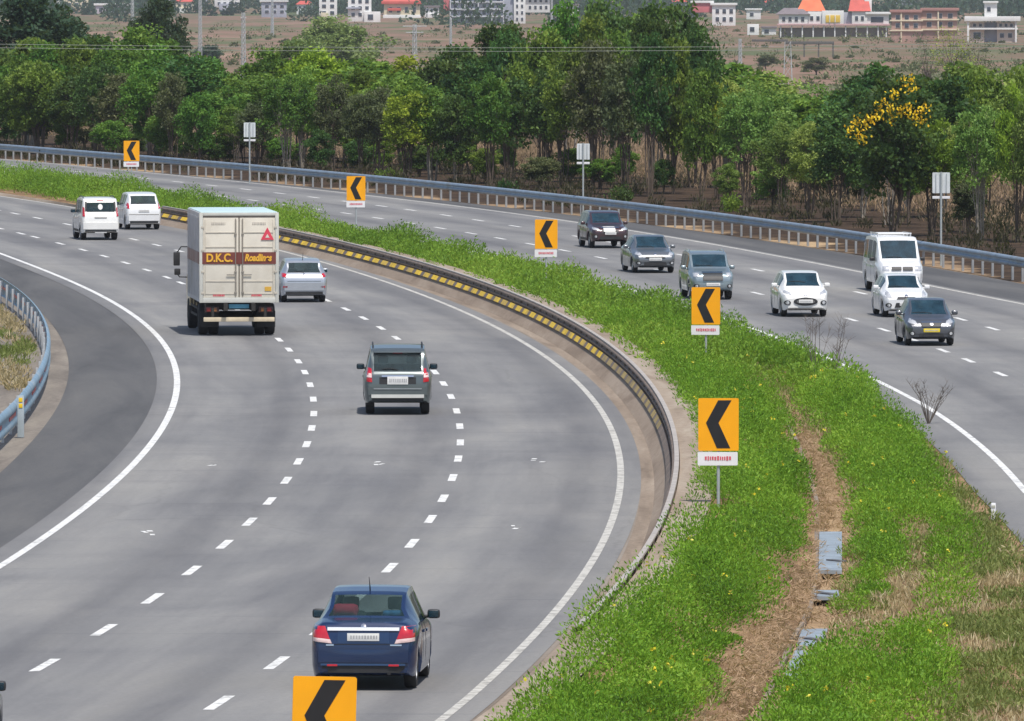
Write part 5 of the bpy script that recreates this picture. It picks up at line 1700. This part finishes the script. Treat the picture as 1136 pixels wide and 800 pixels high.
def text(body, size, name, mat, parent, loc, rot, shear=0.0, sx=1.0, depth=.006, off=0.0):
    cu_ = bpy.data.curves.new(name, 'FONT'); cu_.body = body; cu_.size = size; cu_.shear = shear
    cu_.extrude = depth; cu_.align_x = 'CENTER'; cu_.align_y = 'CENTER'; cu_.offset = off
    t = bpy.data.objects.new(name, cu_); COL.objects.link(t)
    bpy.context.view_layer.update()
    me = bpy.data.meshes.new_from_object(t.evaluated_get(bpy.context.evaluated_depsgraph_get()))
    bpy.data.objects.remove(t)
    o = link(name, me, parent, mat)
    o.location = loc; o.rotation_euler = rot; o.scale = (sx, 1, 1)
    return o
text('D.K.C.', .34, 'lettering', P_LETT, tk, (-.60, -.064, 2.365), (math.pi / 2, 0, 0), 0, .86, .006, .012)
text('Roadlines', .29, 'lettering', P_LETT, tk, (.575, -.064, 2.37), (math.pi / 2, 0, 0), .22, .72, .006, .012)
M_TRED = simple('truck_red', (.66, .06, .10), .5, 0, .1, 6.0)
q = MB()
tz, tx = 2.94, .86
for (a, b, cc) in [((-.20, -.02), (.20, -.02), (0, .36))]:
    q.add(*ext([(tx + a[0], tz + a[1]), (tx + b[0], tz + b[1]), (tx + cc[0], tz + cc[1])], -.060, -.048))
tri = q.build('warning_triangle', M_TRED, tk)
q = MB(); q.add(*ext([(tx - .065, tz + .045), (tx + .065, tz + .045), (tx, tz + .16)], -.066, -.059)); q.build('triangle_centre', P_BOX, tri)
sq = MB().box((tx + .02, -.046, 1.43), (.20, .012, .13)); sq.build('sticker', simple('sticker_ochre', (.62, .36, .05), .5), tk)
rr = random.Random(4)
for xc in (-.62, .55):        # one short red word low on each door, unreadable in the photograph
    q = MB(); x = xc - .16
    while x < xc + .16:
        w_ = rr.uniform(.02, .035); q.box((x, -.040, 1.235), (w_, .012, .06)); x += w_ + .014
    q.build('small_lettering', M_TRED, tk)
for xc in (-.62, .62):
    q = MB(); x = xc - .2
    while x < xc + .2:
        w_ = rr.uniform(.02, .04); q.box((x, -.040, 3.42), (w_, .012, .07)); x += w_ + .016
    q.build('small_lettering', simple('faint_lettering', (.52, .48, .42), .6), tk)
# chassis, bumper, lamps
ch = MB().box((-.42, 3.2, .88), (.12, 7.0, .22)).box((.42, 3.2, .88), (.12, 7.0, .22)).box((0, .3, .88), (1.9, .14, .18)).box((0, 3.0, .92), (2.0, 5.6, .12)).box((0, 1.8, .55), (1.1, .3, .3), 0, .1)
ch.build('chassis', P_CHAS, tk)
MB().box((0, .02, .50), (2.16, .10, .13), 0, .015).build('bumper', simple('bumper_cream', (.66, .56, .40), .6, 0, .12, 3.0, dirt=(.4, .33, .24)), tk)
for x in (-.8, .8): MB().box((x, .06, .70), (.08, .08, .35)).build('bumper_bracket', P_CHAS, tk)
nb = MB().box((0, .05, .90), (.62, .03, .13), 0, .006).build('number_plate', simple('truck_plate_blue', (.10, .35, .50), .5, 0, .12, 7.0), tk)
for sd in (-1, 1):
    tl = MB().box((sd * .82, .10, .80), (.44, .06, .17), 0, .02).build('tail_light', simple('lamp_housing', (.06, .03, .028), .5), tk)
    MB().box((sd * .92, .06, .80), (.13, .03, .12), 0, .01).build('lens', simple('dull_red_lens', (.22, .02, .02), .3), tl)
    MB().box((sd * .74, .06, .80), (.13, .03, .12), 0, .01).build('lens', simple('dull_amber_lens', (.25, .10, .03), .3), tl)
    MB().box((sd * .86, .52, .50), (.56, .03, .50), 0, .01).build('mudflap', M_TYRE, tk)
# wheels
wm = MB().lathe_x([(-.14, .28), (-.14, .44), (-.10, .475), (.10, .475), (.14, .44), (.14, .28)], 28); wmm = wm.mesh('wheel', 40); wmm.materials.append(M_TYRE)
rmm = MB().lathe_x([(.05, .02), (.05, .10), (.02, .13), (-.02, .24), (.11, .28), (.125, .30), (.0, .30)], 24).mesh('rim', 40); rmm.materials.append(M_STEELRIM)
for y, xs in ((1.35, (-1.02, -.70, .70, 1.02)), (6.75, (-1.0, 1.0))):
    for x in xs:
        o = bpy.data.objects.new('wheel', wmm); COL.objects.link(o); o.parent = tk; o.location = (x, y, .475)
        if x < 0: o.rotation_euler[2] = math.pi
        r_ = bpy.data.objects.new('rim', rmm); COL.objects.link(r_); r_.parent = o
gd = MB()
for sd in (-1, 1):
    for z in (.55, .78): gd.box((sd * 1.12, 3.9, z), (.03, 3.2, .07))
    for y in (2.4, 3.9, 5.4): gd.box((sd * 1.10, y, .74), (.04, .05, .5))
gd.build('side_guard', P_CHAS, tk)
# cab
cabv = [(-1.12, 6.18, .75), (1.12, 6.18, .75), (1.12, 8.0, .75), (-1.12, 8.0, .75)]
def ring(w0, w1, y0, y1, z): return [(-w0, y0, z), (w0, y0, z), (w1, y1, z), (-w1, y1, z)]
mb = MB(); rs = [ring(1.12, 1.10, 6.18, 8.02, .72), ring(1.14, 1.12, 6.16, 8.06, 1.5), ring(1.12, 1.06, 6.18, 7.98, 1.75), ring(1.04, .98, 6.22, 7.62, 2.55), ring(.95, .88, 6.32, 7.45, 2.68)]
vs = [v for r in rs for v in r]; fs = [(i * 4 + k, i * 4 + (k + 1) % 4, (i + 1) * 4 + (k + 1) % 4, (i + 1) * 4 + k) for i in range(4) for k in range(4)] + [(0, 3, 2, 1), (16, 17, 18, 19)]
mb.add(vs, fs); cab = mb.build('cab', P_CAB, tk)
for sd in (-1, 1):
    mb = MB(); mb.add([(sd * 1.125, 6.65, 1.72), (sd * 1.105, 7.75, 1.72), (sd * 1.035, 7.48, 2.48), (sd * 1.06, 6.65, 2.48), (sd * 1.10, 6.65, 1.72), (sd * 1.08, 7.75, 1.72), (sd * 1.01, 7.48, 2.48), (sd * 1.03, 6.65, 2.48)], [(0, 1, 2, 3), (7, 6, 5, 4), (0, 4, 5, 1), (1, 5, 6, 2), (2, 6, 7, 3), (3, 7, 4, 0)])
    mb.build('side_window', M_GLASS, cab)
    m = MB().box((sd * 1.44, 7.62, 2.12), (.20, .09, .42), 0, .03).box((sd * 1.42, 7.62, 1.72), (.19, .09, .20), 0, .03)
    m.path([(sd * 1.05, 7.6, 2.5), (sd * 1.3, 7.62, 2.5), (sd * 1.44, 7.62, 2.3)], [.02] * 3, 6).path([(sd * 1.08, 7.6, 1.55), (sd * 1.35, 7.62, 1.56), (sd * 1.43, 7.62, 1.66)], [.02] * 3, 6)
    m.build('mirror', M_PLAST, tk)
mb = MB(); mb.add([(-.98, 8.00, 1.80), (.98, 8.00, 1.80), (.90, 7.68, 2.50), (-.90, 7.68, 2.50)], [(0, 1, 2, 3)]); mb.build('windscreen', M_GLASS, cab)
p = P(262, 371); hd = xDL.heading(p.y) + .025
off = Matrix.Rotation(hd, 3, 'Z') @ Vector((0, 1.35, 0))
tk.location = (p.x - off.x, p.y - off.y, .004); tk.rotation_euler[2] = hd

# wing mirror of a car just outside the frame, at the left edge
c = Car('hatchback', 'car at the left picture edge of which only a dark wing mirror shows', 'car', hatch(3.8, 1.64, 1.50, paint=P_DARK, mirror=M_PLAST))
c.patch('tail_light', M_TAIL, 'rear', [(.60, .84), (.78, .86), (.76, .99), (.62, .96)], out=.02, curve=.01, mirror=True)
c.plate('rear', .60); c.side_kit([1.05, 1.76, 2.6], [1.18, 1.9])
p = P(-72, 842); hd = xLL.heading(p.y)
c.root.location = (p.x, p.y, .004)
bpy.context.view_layer.update()
# slide it along its lane until the right mirror stands at the edge of the view
c.root.rotation_euler[2] = hd
bpy.context.view_layer.update()
my = c.sp['front_win'][1] - .62; mz = cur(c.sp['belt'], my) + .10
cur_m = c.root.matrix_world @ Vector((c.W / 2 * .96 + .12, my, mz))
want = P(0.5, 761, cur_m.z)
c.root.location.x += want.x - cur_m.x; c.root.location.y += want.y - cur_m.y
# ------------------------------------------------------------------ houses beyond the fields
W_WHITE = simple('wall_white', (.74, .74, .73), .8, 0, .06, .25, dirt=(.60, .59, .57))
W_CREAM = simple('wall_cream', (.66, .58, .42), .8, 0, .08, .25, dirt=(.52, .46, .36))
W_PINK = simple('wall_raw_brick', (.42, .27, .22), .9, 0, .18, .5, dirt=(.36, .31, .27))
W_GREY = simple('wall_blue_grey', (.36, .38, .45), .8, 0, .14, .3, dirt=(.50, .50, .53))
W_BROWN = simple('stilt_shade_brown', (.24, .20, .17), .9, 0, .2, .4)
W_YEL = simple('wall_yellow', (.74, .50, .06), .7, 0, .08, .3)
R_RED = simple('roof_red', (.56, .10, .075), .7, 0, .15, .5)
R_ORANGE = simple('roof_orange', (.70, .16, .06), .7, 0, .15, .5)
R_GREY = simple('roof_grey', (.20, .17, .18), .8, 0, .15, .5)
W_WIN = simple('window_dark', (.055, .065, .085), .15, 0, .3, .4)
W_RED = simple('wall_rose', (.58, .16, .17), .8, 0, .1, .4)

class House:
    def __init__(s, label, uc, vb, cat='house', name='house', group='houses beyond the fields'):
        s.b = T(uc, vb); s.k = s.b.y / FPX; s.uc, s.vb = uc, vb
        s.root = empty(name, s.b, -math.atan2(s.b.x, s.b.y)); tag(s.root, label, cat, group)
    def xz(s, u, v): return ((u - s.uc) * s.k, (s.vb - v) * s.k)
    def blk(s, name, mat, u0, u1, v0, v1, d0=0.0, d1=8.0, parent=None):
        x0, z0 = s.xz(u0, v1); x1, z1 = s.xz(u1, v0)
        if v1 >= s.vb: z0 -= 1.0
        return MB().box(((x0 + x1) / 2, (d0 + d1) / 2, (z0 + z1) / 2), (x1 - x0, d1 - d0, z1 - z0), 0, .04).build(name, mat, parent or s.root)
    def win(s, u0, u1, v0, v1, d=0.0, mat=None):
        f = s.blk('window', W_WHITE, u0 - .25, u1 + .25, v0 - .25, v1 + .25, d - .10, d + .05)
        s.blk('pane', mat or W_WIN, u0, u1, v0, v1, d - .16, d - .08, f)
    def grid(s, u0, u1, v0, v1, nu, nv, d=0.0, fu=.5, fv=.55):
        for i in range(nu):
            for j in range(nv):
                a = u0 + (i + .5 - fu / 2) * (u1 - u0) / nu; b = v0 + (j + .5 - fv / 2) * (v1 - v0) / nv
                s.win(a, a + fu * (u1 - u0) / nu, b, b + fv * (v1 - v0) / nv, d)
    def gable(s, name, mat, u0, u1, v0, v1, d0=-.6, d1=8.6, inset=.25):
        x0, z0 = s.xz(u0, v1); x1, z1 = s.xz(u1, v0); i = (x1 - x0) * inset; m = (d0 + d1) / 2; e = (d1 - d0) * .35
        vs = [(x0, d0, z0), (x1, d0, z0), (x1, d1, z0), (x0, d1, z0), (x0 + i, m - e * .3, z1), (x1 - i, m - e * .3, z1), (x1 - i, m + e * .3, z1), (x0 + i, m + e * .3, z1)]
        mb = MB(); mb.add(vs, [(3, 2, 1, 0), (4, 5, 6, 7), (0, 1, 5, 4), (1, 2, 6, 5), (2, 3, 7, 6), (3, 0, 4, 7)])
        return mb.build(name, mat, s.root)

h = House('long white villa on stilts with red and orange roofs', 926, 43, 'villa', 'villa')
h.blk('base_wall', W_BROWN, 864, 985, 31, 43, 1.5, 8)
for u in (866, 878, 890, 902, 914, 926, 938, 950, 962, 974, 983): h.blk('pillar', W_WHITE, u - .6, u + .8, 28, 43, .2, .8)
h.blk('floor_slab', simple('slab_rose', (.56, .36, .36), .8, 0, .1, .4), 862, 987, 26.5, 28.5, -.4, 8.4)
h.blk('wall', W_WHITE, 864, 896, 15, 26.5); h.gable('roof', R_GREY, 860, 899, 9, 16)
h.grid(866, 894, 17, 26, 4, 1)
h.blk('wall', W_WHITE, 896, 912, 13, 26.5, .6, 8); h.grid(897, 911, 16, 25, 2, 1, .6)
h.gable('roof', R_ORANGE, 884, 916, -4, 12.5, 2, 10)
h.blk('wall', W_WHITE, 912, 936, 12, 26.5, -.3, 8); h.blk('wall', W_YEL, 916, 932, 17, 25, -.5, -.2)
for u in (920, 926): h.blk('mullion', W_WHITE, u, u + 1, 17, 25, -.7, -.5)
h.blk('wall', W_GREY, 936, 945, 14, 26.5, 1, 8)
h.blk('wall', W_WHITE, 945, 962, 12, 26.5, 0, 8); h.grid(947, 960, 16, 25, 2, 1)
h.gable('roof', R_RED, 941, 966, -3, 12.5, -.5, 8.5, .12)
h.blk('dormer', W_WHITE, 959, 967, -3, 13, 2, 6)
h.blk('wall', W_WHITE, 962, 986, 16, 26.5, .4, 8); h.win(966, 980, 19, 25, .4); h.blk('roof_edge', W_WHITE, 960, 988, 13.5, 16, -.4, 8.4)

h = House('unfinished pink brick house with bare frames', 1026, 46)
h.blk('wall', W_PINK, 989, 1022, 14, 46); h.blk('wall', W_PINK, 1022, 1062, 12, 44, 1, 9)
for v in (23, 34): h.blk('floor_slab', W_CREAM, 987, 1024, v - .8, v + .8, -.5, 8)
for v in (22, 33): h.blk('floor_slab', W_CREAM, 1022, 1064, v - .8, v + .8, .4, 9)
h.blk('roof_slab', simple('rust_roof', (.38, .20, .17), .8), 987, 1023, 11, 14, -.6, 8.6); h.blk('roof_slab', simple('rust_roof', (.38, .20, .17)), 1021, 1064, 9, 12, .3, 9.6)
h.grid(991, 1021, 15, 33, 3, 2, 0, .45, .55); h.grid(1025, 1060, 13, 32, 3, 2, 1, .45, .55)
h.blk('column', W_CREAM, 999, 1000.6, 14, 46, -.4, .2); h.blk('column', W_CREAM, 1040, 1041.6, 12, 44, .5, 1.2)

h = House('white house with flat overhanging roof and stair tower at the right edge', 1104, 47)
h.blk('wall', simple('wall_pinkish', (.62, .53, .46), .8, 0, .08, .3), 1076, 1092, 25, 47, .5, 9); h.blk('wall', W_GREY, 1092, 1106, 25, 47, 2, 9); h.blk('wall', simple('wall_pinkish', (.62, .53, .46)), 1106, 1126, 25, 47, .5, 9)
h.blk('roof_slab', W_WHITE, 1070, 1132, 18.5, 23.5, -1.5, 10); h.blk('floor_slab', W_WHITE, 1073, 1129, 31, 33, -.8, 9)
h.blk('stair_tower', W_WHITE, 1092, 1106, 3, 18.5, 1, 6); h.win(1095, 1099, 8, 13, 1); h.blk('tower_cap', W_WHITE, 1090.5, 1107.5, 1.5, 3.5, .4, 6.6)
for u in (1074, 1127): h.blk('pillar', W_WHITE, u - 1, u + 1, 23, 47, -1, -.2)
h.grid(1078, 1091, 25, 31, 2, 1, .5); h.grid(1107, 1125, 25, 31, 3, 1, .5); h.grid(1107, 1125, 35, 44, 2, 1, .5); h.win(1080, 1088, 36, 43, .5)

h = House('small white house with a rose upper wall, left of the red-roofed villa', 803, 28)
h.blk('wall', W_WHITE, 790, 816, 6, 28); h.grid(792, 815, 8, 26, 3, 2); h.blk('roof_slab', W_WHITE, 788, 818, 3.5, 6, -.6, 8.6)
h.blk('side_wing', W_RED, 768, 790, 3, 14, 2, 8); h.blk('roof_edge', W_WHITE, 766, 792, 1, 3.5, 1.5, 8.5)
h = House('tiny white shed on the field edge between two houses', 836, 20, 'shed', 'shed')
h.blk('wall', W_WHITE, 828, 844, 11, 20, 0, 6); h.win(832, 836, 14, 18); h.blk('roof', W_WHITE, 826.5, 845.5, 9.5, 11.2, -.5, 6.5)
h = House('pair of low white sheds at the field edge below the tiny shed', 846, 40, 'shed', 'shed')
h.blk('wall', W_WHITE, 829, 842, 27, 40, 0, 6); h.blk('wall', W_WHITE, 845, 861, 31, 39, 0, 6); h.win(832, 837, 30, 35); h.blk('roof', R_GREY, 844, 862, 29.5, 31.2, -.5, 6.5); h.win(848, 853, 33, 37)

h = House('cream house with a flat red roof, above the middle of the fields', 446, 20)
h.blk('wall', W_CREAM, 426, 466, 2, 20); h.blk('roof', R_RED, 423, 468, 1.5, 4.5, -1, 9); h.gable('roof', R_RED, 424, 466, -8, 1.5)
h.blk('balcony', R_RED, 430, 445, 9, 12, -.8, 0); h.grid(429, 464, 5, 17, 4, 1, 0, .4, .5); h.blk('plinth', W_WHITE, 425, 467, 16.5, 20, -.3, 8.2)
h = House('grey-blue apartment block with scaffold-like balconies', 528, 27, 'apartment block', 'apartment_block')
h.blk('wall', W_GREY, 500, 558, -8, 27, 0, 12); h.grid(501, 557, -5, 26, 7, 4, 0, .5, .55)
for v in (-6, 1.5, 9.5, 17.5): h.blk('balcony', simple('balcony_pale', (.58, .58, .62), .8), 499, 559, v, v + 1.6, -1.2, 0)
for u in (499, 515, 530, 545, 558): h.blk('column', simple('balcony_pale', (.58, .58, .62)), u, u + 1.2, -8, 27, -1.2, -.8)
h.blk('side_wing', W_RED, 492, 500, -8, 12, 2, 9)
h = House('tall white house with dark window slots right of the grey-blue block', 585, 26)
h.blk('wall', W_WHITE, 570, 583, -6, 26); h.blk('wall', W_WHITE, 583, 610, -6, 14, 1, 8); h.grid(571, 582, -4, 25, 2, 4, 0, .4, .5); h.grid(585, 609, -3, 12, 4, 2, 1, .45, .5)
h.blk('roof_edge', W_WHITE, 568, 612, -8, -6, -.5, 9)
h.blk('side_wing', W_GREY, 558, 570, -4, 24, 1, 8)
h = House('white two-storey house with a dark balcony, left of the red-roofed cream house', 398, 26)
h.blk('wall', W_WHITE, 386, 412, -4, 24); h.grid(388, 411, -2, 20, 3, 3); h.blk('balcony', W_GREY, 384, 400, 8, 10, -1, 0); h.blk('wall', W_WHITE, 404, 422, 13, 26, -2, 5); h.win(408, 414, 16, 22, -2); h.blk('roof_edge', W_WHITE, 384.5, 413.5, -6, -4, -.5, 8.5)
h = House('narrow white house in front of dark far trees, left of the middle', 363, 22)
h.blk('wall', W_WHITE, 354, 374, -6, 20); h.grid(355, 373, -4, 18, 2, 3); h.blk('roof_edge', W_WHITE, 352.5, 375.5, -8, -6, -.5, 8.5); h.blk('porch', W_CREAM, 356, 364, 14, 22, -2, 0)
h = House('cream house at the top left between dark trees', 84, 12)
h.blk('wall', W_CREAM, 70, 98, -6, 10); h.blk('wall', W_WHITE, 62, 71, -2, 10, 1, 7); h.grid(73, 97, -4, 8, 3, 2); h.blk('roof_edge', W_WHITE, 68.5, 99.5, -8, -6, -.5, 8.5)
h = House('white house at the top left, above the tall lattice masts', 252, 12)
h.blk('wall', W_WHITE, 238, 266, -8, 8); h.grid(240, 265, -5, 7, 4, 2); h.blk('roof_edge', W_WHITE, 236.5, 267.5, -10, -8, -.5, 8.5); h.blk('porch', W_GREY, 243, 256, 4, 12, -2, 0)
h = House('low white building with long dark roof at the far left field', 125, 16)
h.blk('wall', simple('wall_lilac', (.52, .48, .54), .8, 0, .1, .3), 106, 146, 6, 16); h.blk('roof', W_WHITE, 104, 148, 4, 6.2, -.6, 8.6); h.grid(108, 145, 7, 15, 5, 1)
h = House('small grey house at the far field between the left masts', 300, 18)
h.blk('wall', W_GREY, 290, 318, 2, 18); h.blk('roof', W_WHITE, 288, 320, .5, 2.2, -.6, 8.6); h.grid(292, 317, 4, 16, 3, 2)

# small houses strewn along the far edge of the fields
for uc, vb, w, hgt, wl, rf, lab in [
    (30, 10, 26, 14, W_WHITE, R_GREY, 'small white house at the top left corner behind the big dark tree'),
    (205, 14, 20, 12, W_CREAM, R_RED, 'tiny cream house with a red roof near the left masts'),
    (222, 9, 16, 12, W_GREY, R_GREY, 'tiny grey house beside the slim left mast'),
    (338, 16, 18, 11, W_WHITE, R_RED, 'small white house with red roof left of the narrow white house'),
    (479, 20, 16, 12, W_WHITE, R_GREY, 'small white house between the cream house and the grey-blue block'),
    (470, 12, 14, 10, W_RED, R_GREY, 'little rose house behind the red-roofed cream house'),
    (632, 18, 22, 12, W_WHITE, R_GREY, 'small white house right of the tall white house'),
    (752, 12, 20, 10, W_GREY, R_RED, 'grey house with red roof behind the round dark trees'),
    (795, 8, 18, 10, W_CREAM, R_GREY, 'little cream house behind the rose-topped white house'),
    (852, 12, 16, 9, W_WHITE, R_RED, 'tiny white house with red roof just left of the villa'),
    (1004, 6, 22, 10, W_GREY, R_GREY, 'blue-grey house behind the unfinished brick house'),
    (1046, 4, 20, 9, W_WHITE, R_RED, 'white house with red roof behind the unfinished brick house'),
    (1128, 10, 18, 11, W_CREAM, R_GREY, 'cream house at the top right corner behind the flat-roofed house')]:
    h = House(lab, uc, vb)
    h.blk('wall', wl, uc - w / 2, uc + w / 2, vb - hgt, vb, 0, 8)
    (h.gable if rf is R_RED else lambda nm, m, a, b, c_, d_: h.blk(nm, m, a, b, d_ - 1.6, d_, -.6, 8.6))('roof', rf, uc - w / 2 - 1, uc + w / 2 + 1, vb - hgt - 4, vb - hgt)
    h.grid(uc - w / 2 + 1, uc + w / 2 - 1, vb - hgt + 1, vb - 1, 3, 2)
    if int(uc) % 2 == 0: h.blk('water_tank', simple('tank_black', (.04, .04, .045), .6), uc + w * .2, uc + w * .2 + 3, vb - hgt - 4, vb - hgt - 1, 3, 4.5)
    else: h.blk('porch', W_WHITE, uc - w * .3, uc, vb - hgt * .4, vb, -1.5, 0)

# ------------------------------------------------------------------ lattice masts and wires
M_MAST = simple('mast_galvanised', (.50, .52, .53), .6, .2, .12, 1.0)
def mast(u, vb, vt, label, wpx=4.0, arms=(), name='lattice_mast'):
    b = T(u, vb); k = b.y / FPX; H = CAMH - (vt - YH) * k - b.z
    s = empty(name, b, -math.atan2(b.x, b.y) + .5); tag(s, label, 'lattice mast', 'lattice masts in the fields')
    w0, w1 = wpx * k / 2, wpx * k / 2 * .62
    mb = MB(); n = max(4, int(H / (wpx * k) * .75))
    r = max(.06, .42 * k)
    c = lambda q, t: Vector(((1 if q in (0, 3) else -1) * lerp(w0, w1, t), (1 if q < 2 else -1) * lerp(w0, w1, t), H * t - .3 * (1 - t)))
    for q in range(4): mb.tube(c(q, 0), c(q, 1), r, r * .8, 5)
    for i in range(n):
        for q in range(4):
            a, b_ = c(q, i / n), c((q + 1) % 4, (i + 1) / n)
            mb.tube(a, b_, r * .62, n=4)
    mb.build('lattice', M_MAST, s)
    if arms:
        am = MB()
        for z, l in arms: am.tube((-l, 0, H - z), (l, 0, H - z), r * 1.1, n=5)
        am.build('cross_arm', M_MAST, s)
    return s, b, H
mast(270, 100, 14, 'tallest lattice mast with ladder-like bracing, standing over the dip in the trees', 4.2, ((.8, .5),))
mast(222, 94, -8, 'slim lattice mast rising out of the picture top above the green trees', 3.4)
mast(187, 90, -10, 'lattice mast in front of the far dark tree at the left', 3.2)
mast(147, 84, -10, 'leftmost lattice mast in the reddish field', 3.0)
mast(302, 40, 0, 'short far lattice mast near the small grey house', 2.4)
mast(460, 92, 27, 'lattice mast above the yellowish trees', 4.6, ((.3, 2.2), (1.3, 1.6)))
mast(500, 88, 20, 'thin pale mast below the grey-blue apartment block', 2.2)
mast(612, 60, -6, 'thin pale mast right of the tall white house', 2.0)
s, b, H = mast(874, 98, 46, 'broad lattice mast carrying a dark horizontal beam in the right field', 10.0)
k = b.y / FPX
am = MB().box((27 * k * .9, 0, H - .2), (54 * k, .35, .45), 0, .03).box((-20 * k, 0, H + .15), (40 * k, .3, .35), 0, .03)
for x in (18, 34, 50): am.tube((x * k, 0, H - .3), (x * k, 0, H - 2.4), .12, n=5)
am.build('beam', simple('beam_dark', (.12, .115, .11), .7), s)
s.rotation_euler[2] = -math.atan2(b.x, b.y) - .03
mast(821, 92, 43, 'slim lattice mast at the left end of the dark beam', 3.4)
for (v, y, lab) in ((53, 385, 'pale wire strung across the tree crowns at mid height, upper of a close pair'), (57, 388, 'pale wire strung across the tree crowns at mid height, lower of a close pair')):
    z = CAMH - (v - YH) * y / FPX
    pts = [(x, y + x * .10, z + .0004 * x * x) for x in range(-90, 91, 10)]
    tag(MB().path(pts, [.007] * len(pts), 5).build('overhead_wire', simple('wire_grey', (.26, .28, .26), .6), None), lab, 'wire', 'wires strung before the trees')

# ------------------------------------------------------------------ woods beyond the houses
g = np.random.default_rng(3)
n = 700
cy = g.uniform(3000, 4600, n); cu = g.uniform(-60, 1200, n)
cx = (cu - PW / 2) / FPX * cy
keep = (cy > 3700) | (g.uniform(0, 1, n) < .14)
cx, cy = cx[keep], cy[keep]; n = len(cx)
hh = g.uniform(5, 12, n); idx = np.repeat(np.arange(n), 130); m = len(idx)
d = g.normal(size=(m, 3)); d /= np.linalg.norm(d, axis=1)[:, None]; d[:, 2] = abs(d[:, 2])
rr_ = (hh * g.uniform(.55, .9, n))[idx] * g.uniform(0, 1, m) ** .4
pos = np.stack([cx[idx] + d[:, 0] * rr_, cy[idx] + d[:, 1] * rr_, -8 + d[:, 2] * rr_ * 1.25], 1)
ax = d + g.normal(size=(m, 3)) * .6; ax /= np.linalg.norm(ax, axis=1)[:, None]
L_ = g.uniform(.9, 2.0, m)
tag(link('distant_woods', leaf_mesh('distant_woods', pos, ax, L_, L_ * .6, np.clip(g.uniform(0, 1, n)[idx] * .6 + g.uniform(0, 1, m) * .4, 0, 1)), None, TREE_LEAF['blue']),
    'far dark woods among and beyond the houses', 'woods', kind='stuff')
# scrub dotted over the fields
n = 620
cy = g.uniform(900, 2900, n); cu = g.uniform(-40, 1180, n); cx = (cu - PW / 2) / FPX * cy
idx = np.repeat(np.arange(n), 70); m = len(idx); hh = .6 + 3.0 * g.uniform(0, 1, n) ** 2.5
d = g.normal(size=(m, 3)); d /= np.linalg.norm(d, axis=1)[:, None]; d[:, 2] = abs(d[:, 2])
rr_ = hh[idx] * g.uniform(0, 1, m) ** .4
zz = terr(cx, cy)
pos = np.stack([cx[idx] + d[:, 0] * rr_ * 1.5, cy[idx] + d[:, 1] * rr_, zz[idx] + d[:, 2] * rr_], 1)
L_ = g.uniform(.3, .8, m)
tag(link('scrub', leaf_mesh('scrub', pos, d, L_, L_ * .6, g.uniform(0, 1, m)), None, TREE_LEAF['olive']), 'low olive scrub dotted over the reddish fields', 'scrub', kind='stuff')

# ------------------------------------------------------------------ air, sun, sky, camera
def haze_box(x0, x1, y0, y1, z0, z1, dens):
    vs = [(x, y, z) for z in (z0, z1) for y in (y0, y1) for x in (x0, x1)]
    me = mesh_from('haze', vs, [(0, 2, 3, 1), (4, 5, 7, 6), (0, 1, 5, 4), (2, 6, 7, 3), (0, 4, 6, 2), (1, 3, 7, 5)])
    m, nt, out = nodes_of('haze_air')
    pv = N(nt, 'ShaderNodeVolumePrincipled')
    pv.inputs['Color'].default_value = (.86, .91, 1, 1)
    pv.inputs['Density'].default_value = dens
    pv.inputs['Anisotropy'].default_value = .2
    nt.links.new(pv.outputs[0], out.inputs['Volume'])
    o = link('haze', me, None, m); tag(o, kind='stuff'); return o
HAZE = .00006
if HAZE: haze_box(-2700, 2700, -120, 9100, -10, 26, HAZE)

sd = Vector((.18, -.45, 1.0)).normalized()
sun = bpy.data.lights.new('sun', 'SUN'); sun.energy = 4.2; sun.angle = math.radians(.53); sun.color = (1, .955, .89)
so = bpy.data.objects.new('sun', sun); COL.objects.link(so)
so.rotation_euler = sd.to_track_quat('Z', 'Y').to_euler(); so.location = (20, -20, 60)
w = bpy.data.worlds.new('World'); SC.world = w; w.use_nodes = True
nt = w.node_tree; nt.nodes.clear()
sky = nt.nodes.new('ShaderNodeTexSky'); sky.sky_type = 'NISHITA'; sky.sun_disc = False
sky.sun_elevation = math.asin(sd.z); sky.sun_rotation = math.atan2(sd.x, sd.y); sky.dust_density = 2.0
bg = nt.nodes.new('ShaderNodeBackground'); bg.inputs[1].default_value = .125
wo = nt.nodes.new('ShaderNodeOutputWorld')
nt.links.new(sky.outputs[0], bg.inputs[0]); nt.links.new(bg.outputs[0], wo.inputs[0])

cam = bpy.data.cameras.new('camera'); cam.sensor_width = 36; cam.lens = FPX / PW * 36
cam.clip_start = .5; cam.clip_end = 20000
co = bpy.data.objects.new('camera', cam); COL.objects.link(co)
co.location = (0, 0, CAMH); co.rotation_euler = (math.pi / 2 - TH, 0, 0)
SC.camera = co
vs_ = SC.view_settings
vs_.view_transform = 'Standard'; vs_.look = 'None'; vs_.exposure = 0.0; vs_.gamma = 1
SC.cycles.max_bounces = 6; SC.cycles.transparent_max_bounces = 12; SC.cycles.volume_bounces = 0
SC.cycles.diffuse_bounces = 3; SC.cycles.glossy_bounces = 3
SC.cycles.use_denoising = True
SC.render.resolution_x, SC.render.resolution_y = 1024, 721
